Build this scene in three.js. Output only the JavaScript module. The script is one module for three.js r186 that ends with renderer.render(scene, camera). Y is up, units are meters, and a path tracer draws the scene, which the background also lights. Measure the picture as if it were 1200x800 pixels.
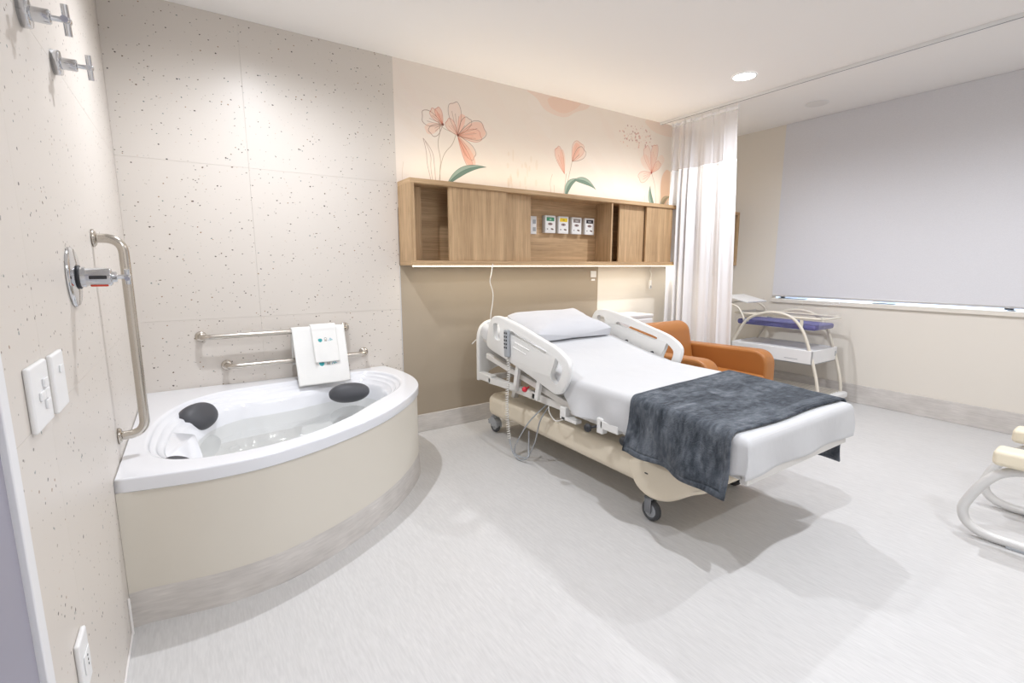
import * as THREE from 'three';
import { RoundedBoxGeometry } from 'three/addons/geometries/RoundedBoxGeometry.js';
import { mergeGeometries, mergeVertices, toCreasedNormals } from 'three/addons/utils/BufferGeometryUtils.js';
import { ConvexGeometry } from 'three/addons/geometries/ConvexGeometry.js';
import { RectAreaLightUniformsLib } from 'three/addons/lights/RectAreaLightUniformsLib.js';

// ---------------------------------------------------------------- camera, light, exposure
const scene = new THREE.Scene();
const W = 5.458, H = 2.7, D = 5.0;             // room: left wall x=0, back wall z=0, front wall z=D
const camera = new THREE.PerspectiveCamera(2 * Math.atan(400 / 562.58) * 180 / Math.PI, 1.5, 0.02, 60);
const YAW = 0.5881, PITCH = 0.1565;
camera.position.set(0.2773, 1.2871, 3.4058);
camera.lookAt(camera.position.clone().add(new THREE.Vector3(Math.sin(YAW) * Math.cos(PITCH), -Math.sin(PITCH), -Math.cos(YAW) * Math.cos(PITCH))));
scene.background = new THREE.Color().setRGB(4.2, 5.2, 6.6);   // overcast daylight behind the roller blind
const renderer = new THREE.WebGLRenderer({ antialias: true });
renderer.toneMapping = THREE.LinearToneMapping;
renderer.toneMappingExposure = 1.07;
renderer.shadowMap.enabled = true;
RectAreaLightUniformsLib.init();
const LAMP = { downlight: 6.5, downRadius: 1.2, downAngle: 1.47, downColor: [0.97, 1.0, 1.06], up: 20, under: 25, warm: [1.0, 0.9, 0.72] };
const DOWNLIGHTS = [[3.895, 1.141], [0.75, 0.87], [1.8, 2.75], [3.95, 2.75], [1.8, 4.35]];  // last entry is an unseen lamp, added as fill on the tub skirt

// ---------------------------------------------------------------- helpers
function rng(seed) { let a = seed >>> 0; return () => { a = (a + 0x6D2B79F5) | 0; let t = Math.imul(a ^ (a >>> 15), 1 | a); t = (t + Math.imul(t ^ (t >>> 7), 61 | t)) ^ t; return ((t ^ (t >>> 14)) >>> 0) / 4294967296; }; }
const V3 = (x, y, z) => new THREE.Vector3(x, y, z);
const V2 = (x, y) => new THREE.Vector2(x, y);
const lerp = (a, b, t) => a + (b - a) * t, clamp = (x, a, b) => Math.min(b, Math.max(a, x));
const smooth = (a, b, x) => { const t = clamp((x - a) / (b - a), 0, 1); return t * t * (3 - 2 * t); };
function noise2(seed, P = 256) {                 // periodic value noise
  const r = rng(seed), g = new Float32Array(P * P); for (let i = 0; i < g.length; i++) g[i] = r();
  return (x, y) => { const xi = Math.floor(x), yi = Math.floor(y), fx = x - xi, fy = y - yi, u = fx * fx * (3 - 2 * fx), v = fy * fy * (3 - 2 * fy), m = (a, b) => g[(((b % P) + P) % P) * P + (((a % P) + P) % P)]; return lerp(lerp(m(xi, yi), m(xi + 1, yi), u), lerp(m(xi, yi + 1), m(xi + 1, yi + 1), u), v); };
}
const nz = noise2(7);
const taken = {};
function numbered(n) { const k = taken[n] = (taken[n] ?? -1) + 1; return k ? `${n}_${String(k).padStart(3, '0')}` : n; }
function mesh(name, geo, mat, parent) { const m = new THREE.Mesh(Array.isArray(geo) ? join(geo) : geo, mat); m.name = name; m.castShadow = m.receiveShadow = true; parent.add(m); return m; }
function thing(name, label, category, pos = [0, 0, 0], turn = 0, group) { const g = new THREE.Group(); g.name = numbered(name); g.position.set(...pos); g.rotation.y = turn; g.userData = { label, category }; if (group) g.userData.group = group; scene.add(g); return g; }
function solo(name, label, category, geo, mat, group) { const m = mesh(numbered(name), geo, mat, scene); m.userData = { label, category }; if (group) m.userData.group = group; return m; }
function struct(name, label, geo, mat) { const m = mesh(name, geo, mat, scene); m.userData = { kind: 'structure', label, category: name.split('_')[0] }; return m; }
function join(list) {
  const gs = list.map(g => { let h = g.index ? g.toNonIndexed() : g.clone(); for (const k of Object.keys(h.attributes)) if (!['position', 'normal', 'uv'].includes(k)) h.deleteAttribute(k); if (!h.attributes.normal) h.computeVertexNormals(); if (!h.attributes.uv) h.setAttribute('uv', new THREE.Float32BufferAttribute(new Float32Array(h.attributes.position.count * 2), 2)); h.clearGroups(); h.morphAttributes = {}; return h; });
  return mergeGeometries(gs);
}
function metreUV(g, ox = 0, oy = 0, swap = false) {     // uv in metres from the local shape, by face direction
  const h = g.index ? g.toNonIndexed() : g, p = h.attributes.position, n = h.attributes.normal, uv = new Float32Array(p.count * 2);
  for (let i = 0; i < p.count; i += 3) {
    let a = 0, b = 0, c = 0; for (let j = 0; j < 3; j++) { a += Math.abs(n.getX(i + j)); b += Math.abs(n.getY(i + j)); c += Math.abs(n.getZ(i + j)); }
    for (let j = 0; j < 3; j++) { const x = p.getX(i + j), y = p.getY(i + j), z = p.getZ(i + j); let u, v; if (a >= b && a >= c) { u = z; v = y; } else if (b >= c) { u = x; v = z; } else { u = x; v = y; } if (swap) [u, v] = [v, u]; uv[2 * (i + j)] = u + ox; uv[2 * (i + j) + 1] = v + oy; }
  }
  h.setAttribute('uv', new THREE.BufferAttribute(uv, 2)); return h;
}
// box between two corners, edges rounded by r
function box(x0, y0, z0, x1, y1, z1, r = 0.003, seg = 2) {
  const w = x1 - x0, h = y1 - y0, d = z1 - z0; r = Math.min(r, w / 2.01, h / 2.01, d / 2.01);
  const g = r > 0 ? new RoundedBoxGeometry(w, h, d, seg, r) : new THREE.BoxGeometry(w, h, d); return g.translate((x0 + x1) / 2, (y0 + y1) / 2, (z0 + z1) / 2);
}
const rot = (g, ax, ang, c = [0, 0, 0]) => { g.translate(-c[0], -c[1], -c[2]); if (ax === 'x') g.rotateX(ang); if (ax === 'y') g.rotateY(ang); if (ax === 'z') g.rotateZ(ang); return g.translate(...c); };
function cyl(a, b, r0, r1 = r0, n = 24) { const A = V3(...a), B = V3(...b), d = B.clone().sub(A), g = new THREE.CylinderGeometry(r1, r0, d.length(), n); g.applyQuaternion(new THREE.Quaternion().setFromUnitVectors(V3(0, 1, 0), d.clone().normalize())); return g.translate((A.x + B.x) / 2, (A.y + B.y) / 2, (A.z + B.z) / 2); }
function tube(pts, r, seg = 60, n = 12, closed = false, tension = 0.5) { return new THREE.TubeGeometry(new THREE.CatmullRomCurve3(pts.map(p => V3(...p)), closed, 'catmullrom', tension), seg, r, n, closed); }
function ball(c, r, s = [1, 1, 1]) { return new THREE.SphereGeometry(r, 24, 16).scale(...s).translate(...c); }
function lathe(profile, a, dir, n = 36) { const g = new THREE.LatheGeometry(profile.map(p => V2(...p)), n); g.applyQuaternion(new THREE.Quaternion().setFromUnitVectors(V3(0, 1, 0), V3(...dir).normalize())); return g.translate(...a); }
function loop2(pts, n = 80) { return new THREE.CatmullRomCurve3(pts.map(p => V3(p[0], p[1], 0)), true, 'catmullrom', 0.5).getPoints(n).slice(0, n).map(p => V2(p.x, p.y)); }
// a plate whose outline is given in (z, y), grown along -x from xTop by depth
function plateZY(outline, holes, xTop, depth, bevel) {
  const s = new THREE.Shape(outline); for (const h of holes) s.holes.push(new THREE.Path(h));
  const g = new THREE.ExtrudeGeometry(s, { depth: depth - 2 * bevel, bevelEnabled: true, bevelThickness: bevel, bevelSize: bevel, bevelSegments: 4, curveSegments: 12, bevelOffset: -bevel });
  g.translate(0, 0, bevel); g.applyMatrix4(new THREE.Matrix4().set(0, 0, -1, xTop, 0, 1, 0, 0, 1, 0, 0, 0, 0, 0, 0, 1)); return g;
}
// a sheet of cloth with thickness: f(u, v) -> [x, y, z]
function cloth(f, nu, nv, t, uScale = 1, vScale = 1) {
  const P = [], N = [], e = 1e-3;
  for (let j = 0; j <= nv; j++) for (let i = 0; i <= nu; i++) {
    const u = i / nu, v = j / nv, u0 = Math.max(0, u - e), u1 = Math.min(1, u + e), v0 = Math.max(0, v - e), v1 = Math.min(1, v + e);
    P.push(V3(...f(u, v))); const a = V3(...f(u1, v)).sub(V3(...f(u0, v))), b = V3(...f(u, v1)).sub(V3(...f(u, v0))); const n = a.cross(b); N.push(n.lengthSq() > 1e-16 ? n.normalize() : V3(0, 1, 0));
  }
  const pos = [], uv = [], idx = [], M = P.length;
  for (const s of [0.5, -0.5]) P.forEach((p, k) => { const q = p.clone().addScaledVector(N[k], s * t); pos.push(q.x, q.y, q.z); uv.push((k % (nu + 1)) / nu * uScale, Math.floor(k / (nu + 1)) / nv * vScale); });
  const at = (i, j) => j * (nu + 1) + i;
  for (let j = 0; j < nv; j++) for (let i = 0; i < nu; i++) { const a = at(i, j), b = at(i + 1, j), c = at(i + 1, j + 1), d = at(i, j + 1); idx.push(a, b, c, a, c, d, M + a, M + c, M + b, M + a, M + d, M + c); }
  const edge = (a, b) => idx.push(a, M + a, b, b, M + a, M + b);
  for (let i = 0; i < nu; i++) { edge(at(i, 0), at(i + 1, 0)); edge(at(i + 1, nv), at(i, nv)); }
  for (let j = 0; j < nv; j++) { edge(at(nu, j), at(nu, j + 1)); edge(at(0, j + 1), at(0, j)); }
  const g = new THREE.BufferGeometry(); g.setAttribute('position', new THREE.Float32BufferAttribute(pos, 3)); g.setAttribute('uv', new THREE.Float32BufferAttribute(uv, 2)); g.setIndex(idx); g.computeVertexNormals(); return g;
}

// ---------------------------------------------------------------- textures
function canvasTex(w, h, draw, srgb = true, rx = 1, ry = 1) { const c = document.createElement('canvas'); c.width = w; c.height = h; draw(c.getContext('2d'), w, h); const t = new THREE.CanvasTexture(c); t.wrapS = t.wrapT = THREE.RepeatWrapping; t.repeat.set(rx, ry); if (srgb) t.colorSpace = THREE.SRGBColorSpace; return t; }
function dataTex(w, h, f, srgb, rx = 1, ry = 1) { const d = new Uint8Array(w * h * 4); for (let y = 0; y < h; y++) for (let x = 0; x < w; x++) { const c = f(x / w, y / h, x, y), k = 4 * (y * w + x); d[k] = clamp(c[0], 0, 255); d[k + 1] = clamp(c[1], 0, 255); d[k + 2] = clamp(c[2], 0, 255); d[k + 3] = 255; } const t = new THREE.DataTexture(d, w, h); t.magFilter = THREE.LinearFilter; t.minFilter = THREE.LinearMipmapLinearFilter; t.generateMipmaps = true; t.wrapS = t.wrapT = THREE.MirroredRepeatWrapping; t.repeat.set(rx, ry); if (srgb) t.colorSpace = THREE.SRGBColorSpace; t.needsUpdate = true; return t; }
const fbm = (x, y, o = 4) => { let s = 0, a = 0.5, f = 1; for (let i = 0; i < o; i++) { s += a * nz(x * f, y * f); a *= 0.5; f *= 2; } return s / (1 - Math.pow(0.5, o)); };
const grey = v => [v, v, v];

const tileTex = canvasTex(2048, 2048, (c, w, h) => {       // 1.28 m of speckled porcelain
  c.fillStyle = '#dbd4cc'; c.fillRect(0, 0, w, h); const r = rng(11);
  const blot = (x, y, s, col) => { c.fillStyle = col; c.beginPath(); const n = 7, a0 = r() * 6; for (let i = 0; i < n; i++) { const a = a0 + i / n * 6.283, q = s * (0.6 + 0.6 * r()); c.lineTo(x + Math.cos(a) * q, y + Math.sin(a) * q * 0.8); } c.closePath(); c.fill(); };
  for (let i = 0; i < 500; i++) blot(r() * w, r() * h, 2 + r() * 4, ['rgba(150,140,128,.55)', 'rgba(186,160,134,.5)', 'rgba(140,150,148,.45)', 'rgba(170,160,150,.5)'][Math.floor(r() * 4)]);
  for (let i = 0; i < 290; i++) blot(r() * w, r() * h, 3 + r() * 5, ['#7d736a', '#8a7f75', '#96765a', '#6f7a78', '#a39a8e'][Math.floor(r() * 5)]);
  for (let i = 0; i < 125; i++) blot(r() * w, r() * h, 4.5 + r() * 4.5, ['#4d453f', '#5a5048', '#463f3b', '#66533f'][Math.floor(r() * 4)]);
}, true, 1 / 1.28, 1 / 1.28);
const floorTex = dataTex(1024, 1024, (u, v) => { const s = fbm(u * 256, v * 32, 2), f = nz(u * 512, v * 64), b = fbm(u * 8, v * 8, 3); const k = (s - 0.5) * 9 + (f - 0.5) * 6 + (b - 0.5) * 4; return [209 + k, 208 + k, 207 + k]; }, true, 1 / 1.6, 1 / 1.6);
const baseTex = dataTex(512, 512, (u, v) => { const s = fbm(u * 16, v * 128, 3), b = fbm(u * 8, v * 8, 3), k = (s - 0.5) * 22 + (b - 0.5) * 22; return [210 + k, 205 + k, 200 + k]; }, true, 1 / 0.9, 1 / 0.9);
function woodTex(seed, base) {
  return dataTex(512, 1024, (u, v) => {                    // grain runs along v
    const ring = fbm(u * 16 + seed, v * 2, 3), line = fbm(u * 128 + seed * 3, v * 8, 3), pore = nz(u * 256, v * 16 + seed), plank = nz(u * 4 + seed * 5, 0.5);
    const k = (ring - 0.5) * 44 + (line - 0.5) * 40 - (pore > 0.74 ? 10 : 0) + (plank - 0.5) * 12; return [base[0] + k, base[1] + k * 0.95, base[2] + k * 0.85];
  }, true, 1 / 0.6, 1 / 1.2);
}
const woodA = woodTex(1, [194, 162, 124]);
const plushTex = dataTex(512, 512, (u, v) => { const a = fbm(u * 8 + fbm(u * 16, v * 8, 2) * 2, v * 16, 4), b = fbm(u * 32, v * 64, 3), k = (a - 0.5) * 84 + (b - 0.5) * 50; return [78 + k, 84 + k, 92 + k]; }, true, 1.6, 0.7);
const plushBump = dataTex(2048, 1024, (u, v) => { const e = Math.min(u * 1.47, (1 - u) * 1.47, v * 0.55, (1 - v) * 0.55), hem = Math.exp(-Math.pow((e - 0.022) / 0.004, 2)), c = fbm(u * 12 + 2 * fbm(u * 5, v * 4, 2), v * 5, 3), crease = Math.exp(-Math.pow((c - 0.5) / 0.02, 2)) * smooth(0.42, 0.3, u); return grey(150 + (fbm(u * 300, v * 110, 3) - 0.5) * 70 - hem * 95 - crease * 45 + (fbm(u * 20, v * 8, 3) - 0.5) * 60); }, false, 1, 1);
const leatherBump = dataTex(512, 512, (u, v) => grey(128 + (fbm(u * 128, v * 128, 3) - 0.5) * 120), false, 3, 3);
const terryBump = dataTex(512, 512, (u, v) => grey(90 + 110 * nz(u * 256, v * 256) + 40 * nz(u * 64, v * 64)), false, 2, 2);
const linenBump = dataTex(512, 512, (u, v) => grey(128 + (fbm(u * 8, v * 8, 4) - 0.5) * 150), false, 1, 1);
const blindTex = dataTex(256, 256, (u, v, x, y) => { const k = (nz(u * 256, v * 256) - 0.5) * 5; return [226 + k, 226 + k, 230 + k]; }, true, 3, 3);

// ---------------------------------------------------------------- materials
const std = (o) => new THREE.MeshPhysicalMaterial({ roughness: 0.6, ...o });
const M = {
  tile: std({ map: tileTex, roughness: 0.38 }), grout: std({ color: '#d7cfc7', roughness: 0.9 }),
  floor: std({ map: floorTex, roughness: 0.42 }), base: std({ map: baseTex, roughness: 0.55 }),
  ceiling: std({ color: '#faf8f6', roughness: 0.92 }), cream: std({ color: '#e8e2d8', roughness: 0.7 }), brown: std({ color: '#a99c8a', roughness: 0.5 }),
  plaster: std({ color: '#f4f1ed', roughness: 0.9 }), sealant: std({ color: '#efecea', roughness: 0.5 }),
  wood: std({ map: woodA, roughness: 0.55 }),
  acrylic: std({ color: '#eef0f5', roughness: 0.12, clearcoat: 0.5, clearcoatRoughness: 0.05 }), skirt: std({ color: '#e0dace', roughness: 0.35 }),
  rubber: std({ color: '#4a4b50', roughness: 0.5 }), blackPlastic: std({ color: '#2e2f33', roughness: 0.45 }),
  water: std({ color: '#f3f3ef', roughness: 0.0, transmission: 1, thickness: 0, ior: 1.33 }),
  chrome: std({ color: '#d4d6da', metalness: 1, roughness: 0.08 }), steel: std({ color: '#c6c0b7', metalness: 1, roughness: 0.2 }), darkSteel: std({ color: '#8b8d92', metalness: 0.9, roughness: 0.35 }),
  red: std({ color: '#d8452c', roughness: 0.4 }), redKnob: std({ color: '#d02a3c', roughness: 0.35 }),
  white: std({ color: '#efefef', roughness: 0.4 }), bedWhite: std({ color: '#eeeeec', roughness: 0.35 }), bedFrame: std({ color: '#e6e4e0', roughness: 0.45 }), beige: std({ color: '#eadfca', roughness: 0.42 }),
  sheet: std({ color: '#d1d2d4', roughness: 0.85, bumpMap: linenBump, bumpScale: 0.004, sheen: 0.2 }), pillow: std({ color: '#d3d4d8', roughness: 0.85, bumpMap: linenBump, bumpScale: 0.006 }),
  plush: std({ map: plushTex, bumpMap: plushBump, bumpScale: 0.012, roughness: 0.95, sheen: 0.7, sheenRoughness: 0.5, sheenColor: new THREE.Color('#9aa2ad') }),
  leather: std({ color: '#ad713a', roughness: 0.42, bumpMap: leatherBump, bumpScale: 0.0006 }), leatherDark: std({ color: '#8c5424', roughness: 0.5 }),
  curtain: std({ color: '#fbfbfd', roughness: 0.9, transmission: 0.1, thickness: 0 }), net: std({ color: '#f2f0f2', roughness: 0.9, transparent: true, opacity: 0.3 }),
  blind: std({ map: blindTex, roughness: 0.85 }), alu: std({ color: '#d7d7d9', metalness: 0.6, roughness: 0.35 }),
  tubeCream: std({ color: '#e4ddcf', roughness: 0.35 }), lilac: std({ color: '#62639c', roughness: 0.6 }), clear: std({ color: '#ffffff', roughness: 0.0, transmission: 1, thickness: 0, ior: 1.49 }),
  glass: std({ color: '#f2f6fa', roughness: 0.0, transmission: 1, thickness: 0, ior: 1.5 }), frameWhite: std({ color: '#ececee', roughness: 0.4 }), doorGrey: std({ color: '#9a98a6', roughness: 0.45 }),
  padCream: std({ color: '#efe4cc', roughness: 0.45, bumpMap: leatherBump, bumpScale: 0.0004 }), tubeWhite: std({ color: '#dcdbd9', roughness: 0.3 }), greyPlastic: std({ color: '#a9adb2', roughness: 0.4 }), tyre: std({ color: '#4b4d50', roughness: 0.6 }), cord: std({ color: '#e4e2dd', roughness: 0.5 }),
  towel: std({ color: '#f4f4f2', roughness: 0.95, bumpMap: terryBump, bumpScale: 0.0015 }),
  lampGlow: std({ color: '#ffffff', emissive: new THREE.Color().setRGB(1, 0.98, 0.95), emissiveIntensity: 6 }), stripGlow: std({ color: '#fff4e0', emissive: new THREE.Color().setRGB(1.0, 0.87, 0.66), emissiveIntensity: 3.2 }),
};

// ---------------------------------------------------------------- the room
{
  const f = struct('floor', 'pale grey vinyl floor with faint streaks', metreUV(box(-0.15, -0.12, -0.15, W + 0.3, 0, D + 0.15, 0)), M.floor);
  struct('ceiling', 'flat white plaster ceiling', box(-0.15, H, -0.15, W + 0.3, H + 0.12, D + 0.15, 0), M.ceiling);
  const wl = struct('wall_left', 'left wall of beige speckled porcelain tiles', join([box(-0.15, 0, -0.15, -0.008, H, 2.30, 0), box(-0.15, 0, 3.27, -0.001, H, D + 0.15, 0), box(-0.15, 2.12, 2.30, -0.001, H, 3.27, 0), box(-0.15, 0, 2.30, -0.06, 2.12, 3.27, 0)]), M.grout);
  const ys = [0.0, 0.07, 0.97, 1.87, H], r = rng(5), gap = 0.0003;
  const tile = (g, parent) => mesh('tile', metreUV(g, r(), r()), M.tile, parent);
  const zs = [0.0, 0.21, 1.11, 2.01, 2.28];
  for (let i = 0; i < 4; i++) for (let j = 0; j < 4; j++) tile(box(-0.009, ys[j] + gap, zs[i] + gap, 0, ys[j + 1] - gap, zs[i + 1] - gap, 0.0004, 1), wl);
  const wb = struct('wall_back', 'back wall with tiles, brown panel, cream paint and floral wallpaper', box(-0.15, 0, -0.15, W + 0.3, H, -0.008, 0), M.cream);
  const xs = [0.0, 0.635, 1.5626];
  for (let i = 0; i < 2; i++) for (let j = 0; j < 4; j++) tile(box(xs[i] + gap, ys[j] + gap, -0.009, xs[i + 1] - gap, ys[j + 1] - gap, 0, 0.0004, 1), wb);
  mesh('wall_panel', box(1.565, 0.1, -0.009, 3.539, 1.3, 0.0, 0.001, 1), M.brown, wb).userData.label = 'matt taupe brown wall panel';
  mesh('wall_panel', box(3.541, 0.1, -0.009, W, 1.3, -0.002, 0.001, 1), M.cream, wb).userData.label = 'cream wall panel';
  mesh('joint_trim', box(1.5605, 0.1, -0.008, 1.566, 1.29, 0.0015, 0.0005, 1), M.alu, wb);
  // wallpaper: flat watercolour print
  const x0 = 1.5626, x1 = W, y0 = 1.70, y1 = H, PW = 2048, PH = Math.round(2048 * (y1 - y0) / (x1 - x0));
  const paper = canvasTex(PW, PH, (c) => {
    const X = x => (x - x0) / (x1 - x0) * PW, Y = y => (y1 - y) / (y1 - y0) * PH, S = PW / (x1 - x0), q = rng(3);
    c.fillStyle = '#f2e8de'; c.fillRect(0, 0, PW, PH);
    for (let i = 0; i < 60; i++) { c.fillStyle = ['rgba(238,205,182,.05)', 'rgba(250,244,236,.08)', 'rgba(236,214,194,.05)'][i % 3]; c.beginPath(); c.ellipse(q() * PW, q() * PH, 40 + q() * 160, 15 + q() * 50, q(), 0, 7); c.fill(); }
    const blob = (pts, fill, line) => { c.beginPath(); const n = pts.length, m = k => [(pts[k % n][0] + pts[(k + 1) % n][0]) / 2, (pts[k % n][1] + pts[(k + 1) % n][1]) / 2]; let s = m(0); c.moveTo(X(s[0]), Y(s[1])); for (let k = 1; k <= n; k++) { const e = m(k), p = pts[k % n]; c.quadraticCurveTo(X(p[0]), Y(p[1]), X(e[0]), Y(e[1])); } c.closePath(); if (fill) { c.fillStyle = fill; c.fill(); } if (line) { c.strokeStyle = line; c.lineWidth = 1.6; c.stroke(); } };
    const stroke = (pts, col, wd = 1.7) => { c.strokeStyle = col; c.lineWidth = wd; c.beginPath(); c.moveTo(X(pts[0][0]), Y(pts[0][1])); for (let k = 1; k < pts.length - 1; k++) { const e = k === pts.length - 2 ? pts[k + 1] : [(pts[k][0] + pts[k + 1][0]) / 2, (pts[k][1] + pts[k + 1][1]) / 2]; c.quadraticCurveTo(X(pts[k][0]), Y(pts[k][1]), X(e[0]), Y(e[1])); } c.stroke(); };
    // a petal from its root (x, y) reaching length L at angle a (degrees, 90 = up), width w
    const petal = (x, y, a, L, w, fill, line, veins = 3) => {
      const t = a * Math.PI / 180, ux = Math.cos(t), uy = Math.sin(t), P = (s, o) => [x + ux * L * s - uy * w * o, y + uy * L * s + ux * w * o];
      if (fill) blob([P(0, 0), P(0.3, 0.3), P(0.7, 0.55), P(1.02, 0.34), P(1.0, 0), P(1.03, -0.3), P(0.7, -0.52), P(0.3, -0.3), P(0, 0)], fill);
      if (line) { blob([P(0, 0), P(0.25, 0.28), P(0.65, 0.6), P(0.98, 0.45), P(0.98, 0.05), P(1.08, -0.3), P(0.75, -0.56), P(0.3, -0.3), P(0, 0)], null, line); for (let k = 0; k < veins; k++) { const o = (k - (veins - 1) / 2) * 0.25; stroke([P(0, 0), P(0.35, o * 0.7), P(0.6 + 0.15 * ((k * 7) % 3) / 2, o)], line, 1.1); } }
    };
    const coral = 'rgba(243,164,136,.36)', coral2 = 'rgba(244,178,150,.28)', soft = 'rgba(245,192,168,.2)', ink = 'rgba(120,86,72,.75)', inkC = 'rgba(196,110,88,.8)', stem = 'rgba(150,130,108,.85)';
    const leaf = (a, b, bend, w, seedc) => { // curved green leaf from a to b
      const dx = b[0] - a[0], dy = b[1] - a[1], L = Math.hypot(dx, dy), nx = -dy / L, ny = dx / L, P = (s, o) => [a[0] + dx * s + nx * (bend * 4 * s * (1 - s) + o), a[1] + dy * s + ny * (bend * 4 * s * (1 - s) + o)], up = [], dn = [];
      for (let k = 0; k <= 12; k++) { const s = k / 12, ww = w * Math.sin(Math.PI * Math.pow(s, 0.8)); up.push(P(s, ww)); dn.unshift(P(s, -ww)); }
      blob([...up, ...dn], 'rgba(150,170,158,.95)', 'rgba(84,108,98,.9)'); blob([...up.map((p, k) => P(k / 12, 0)), ...dn], 'rgba(96,124,114,.75)'); stroke(up.map((p, k) => P(k / 12, 0)), 'rgba(74,106,96,.8)', 1.5);
    };
    // first flower pair
    petal(2.058, 2.26, 97, 0.225, 0.105, soft, ink); petal(2.058, 2.26, 72, 0.16, 0.06, coral, null); petal(2.058, 2.26, 52, 0.165, 0.075, soft, ink, 1); petal(2.058, 2.26, 132, 0.125, 0.075, coral2, inkC); petal(2.058, 2.26, 18, 0.245, 0.135, coral, ink, 4); petal(2.058, 2.26, 6, 0.2, 0.09, coral2, inkC); petal(2.058, 2.26, -47, 0.2, 0.09, coral2, ink, 2); petal(2.058, 2.26, -58, 0.245, 0.09, coral, null); petal(2.058, 2.245, -62, 0.24, 0.055, coral, inkC, 2);
    petal(1.935, 2.318, 166, 0.165, 0.10, null, ink); petal(1.935, 2.318, 137, 0.125, 0.06, coral2, inkC); petal(1.935, 2.318, 112, 0.115, 0.055, coral, inkC); petal(1.935, 2.318, 203, 0.15, 0.08, coral2, null); petal(1.935, 2.318, 216, 0.125, 0.075, null, ink, 2);
    for (const [x, y] of [[2.058, 2.26], [1.935, 2.318]]) { c.fillStyle = 'rgba(110,60,48,.8)'; c.beginPath(); c.arc(X(x), Y(y), 5, 0, 7); c.fill(); }
    stroke([[1.9, 2.34], [1.92, 2.28], [1.885, 2.18], [1.915, 2.07], [1.9, 1.98], [1.905, 1.86]], stem); stroke([[2.04, 2.26], [2.02, 2.19], [1.95, 2.13], [1.915, 2.05], [1.9, 1.95], [1.89, 1.86]], stem); stroke([[1.9, 2.33], [1.93, 2.29], [2.0, 2.28], [2.04, 2.26]], stem, 1.3);
    stroke([[1.775, 2.2], [1.80, 2.12], [1.80, 2.03], [1.82, 1.95], [1.84, 1.86]], ink, 1.3); stroke([[1.775, 2.2], [1.85, 2.13], [1.86, 2.02], [1.87, 1.86]], ink, 1.3); stroke([[1.79, 2.18], [1.84, 2.1], [1.825, 2.0], [1.845, 1.9]], ink, 1.1);
    leaf([1.96, 1.89], [2.3, 2.055], 0.045, 0.028); stroke([[1.62, 2.02], [1.60, 1.93], [1.61, 1.86]], 'rgba(190,160,130,.5)', 1.2);
    // second pair
    petal(3.105, 2.085, 112, 0.225, 0.085, coral, inkC, 4); petal(3.105, 2.085, 100, 0.2, 0.06, coral2, null); petal(3.19, 2.2, 58, 0.19, 0.13, coral2, inkC); petal(3.19, 2.2, 66, 0.17, 0.08, coral, null); petal(3.19, 2.2, 38, 0.18, 0.1, soft, ink, 1);
    stroke([[3.125, 2.09], [3.12, 2.02], [3.1, 1.95], [3.10, 1.86]], stem); stroke([[3.19, 2.2], [3.17, 2.12], [3.15, 2.05], [3.12, 1.95]], stem); leaf([3.12, 1.88], [3.28, 2.06], 0.05, 0.03); leaf([3.22, 2.045], [3.48, 1.985], 0.03, 0.028);
    stroke([[2.97, 2.07], [2.94, 2.0], [2.96, 1.93], [2.95, 1.86]], 'rgba(160,140,120,.7)', 1.3); stroke([[2.99, 1.98], [3.0, 1.92], [2.99, 1.86]], 'rgba(160,140,120,.7)', 1.3);
    // third flower
    petal(4.235, 2.21, 112, 0.25, 0.10, soft, inkC); petal(4.235, 2.21, 80, 0.27, 0.095, coral2, inkC); petal(4.235, 2.21, 42, 0.16, 0.07, coral2, inkC); petal(4.235, 2.21, 45, 0.24, 0.10, 'rgba(244,190,165,.2)', null); petal(4.235, 2.21, 202, 0.19, 0.10, soft, inkC); petal(4.235, 2.21, 135, 0.2, 0.12, 'rgba(244,190,165,.2)', null); c.fillStyle = 'rgba(150,52,44,.8)'; c.beginPath(); c.arc(X(4.235), Y(2.21), 6, 0, 7); c.fill();
    stroke([[4.24, 2.2], [4.3, 2.1], [4.31, 1.98], [4.33, 1.86]], stem); leaf([4.30, 1.87], [4.225, 2.08], 0.03, 0.03); leaf([4.40, 1.88], [4.53, 2.0], 0.03, 0.03); petal(4.42, 1.86, 75, 0.4, 0.22, 'rgba(244,186,148,.45)', null);
    stroke([[4.15, 1.98], [4.14, 1.92], [4.16, 1.86]], 'rgba(170,150,130,.6)', 1.2);
    // washes and spatter
    blob([[2.66, 2.7], [2.8, 2.66], [2.86, 2.58], [2.99, 2.55], [3.12, 2.55], [3.22, 2.62], [3.36, 2.66], [3.4, 2.72], [2.8, 2.74]], 'rgba(240,204,184,.35)'); blob([[2.9, 2.7], [2.92, 2.61], [3.05, 2.575], [3.15, 2.6], [3.25, 2.66], [3.3, 2.72]], 'rgba(238,190,166,.3)');
    blob([[4.05, 2.72], [4.2, 2.6], [4.45, 2.58], [4.8, 2.6], [4.9, 2.74]], 'rgba(240,204,184,.3)');
    for (let i = 0; i < 90; i++) { c.fillStyle = ['rgba(190,120,110,.5)', 'rgba(225,170,150,.5)', 'rgba(160,110,100,.45)'][i % 3]; c.beginPath(); c.arc(X(4.0 + (q() + q() - 1) * 0.28), Y(2.52 + (q() + q() - 1) * 0.13), 1 + q() * 4, 0, 7); c.fill(); }
    for (let i = 0; i < 24; i++) { c.fillStyle = 'rgba(214,194,168,.16)'; const x = 2.5 + q() * 0.3, y = 1.9 + q() * 0.32; c.beginPath(); c.ellipse(X(x), Y(y), 3 + q() * 4, 8 + q() * 18, 0, 0, 7); c.fill(); }
  });
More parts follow.
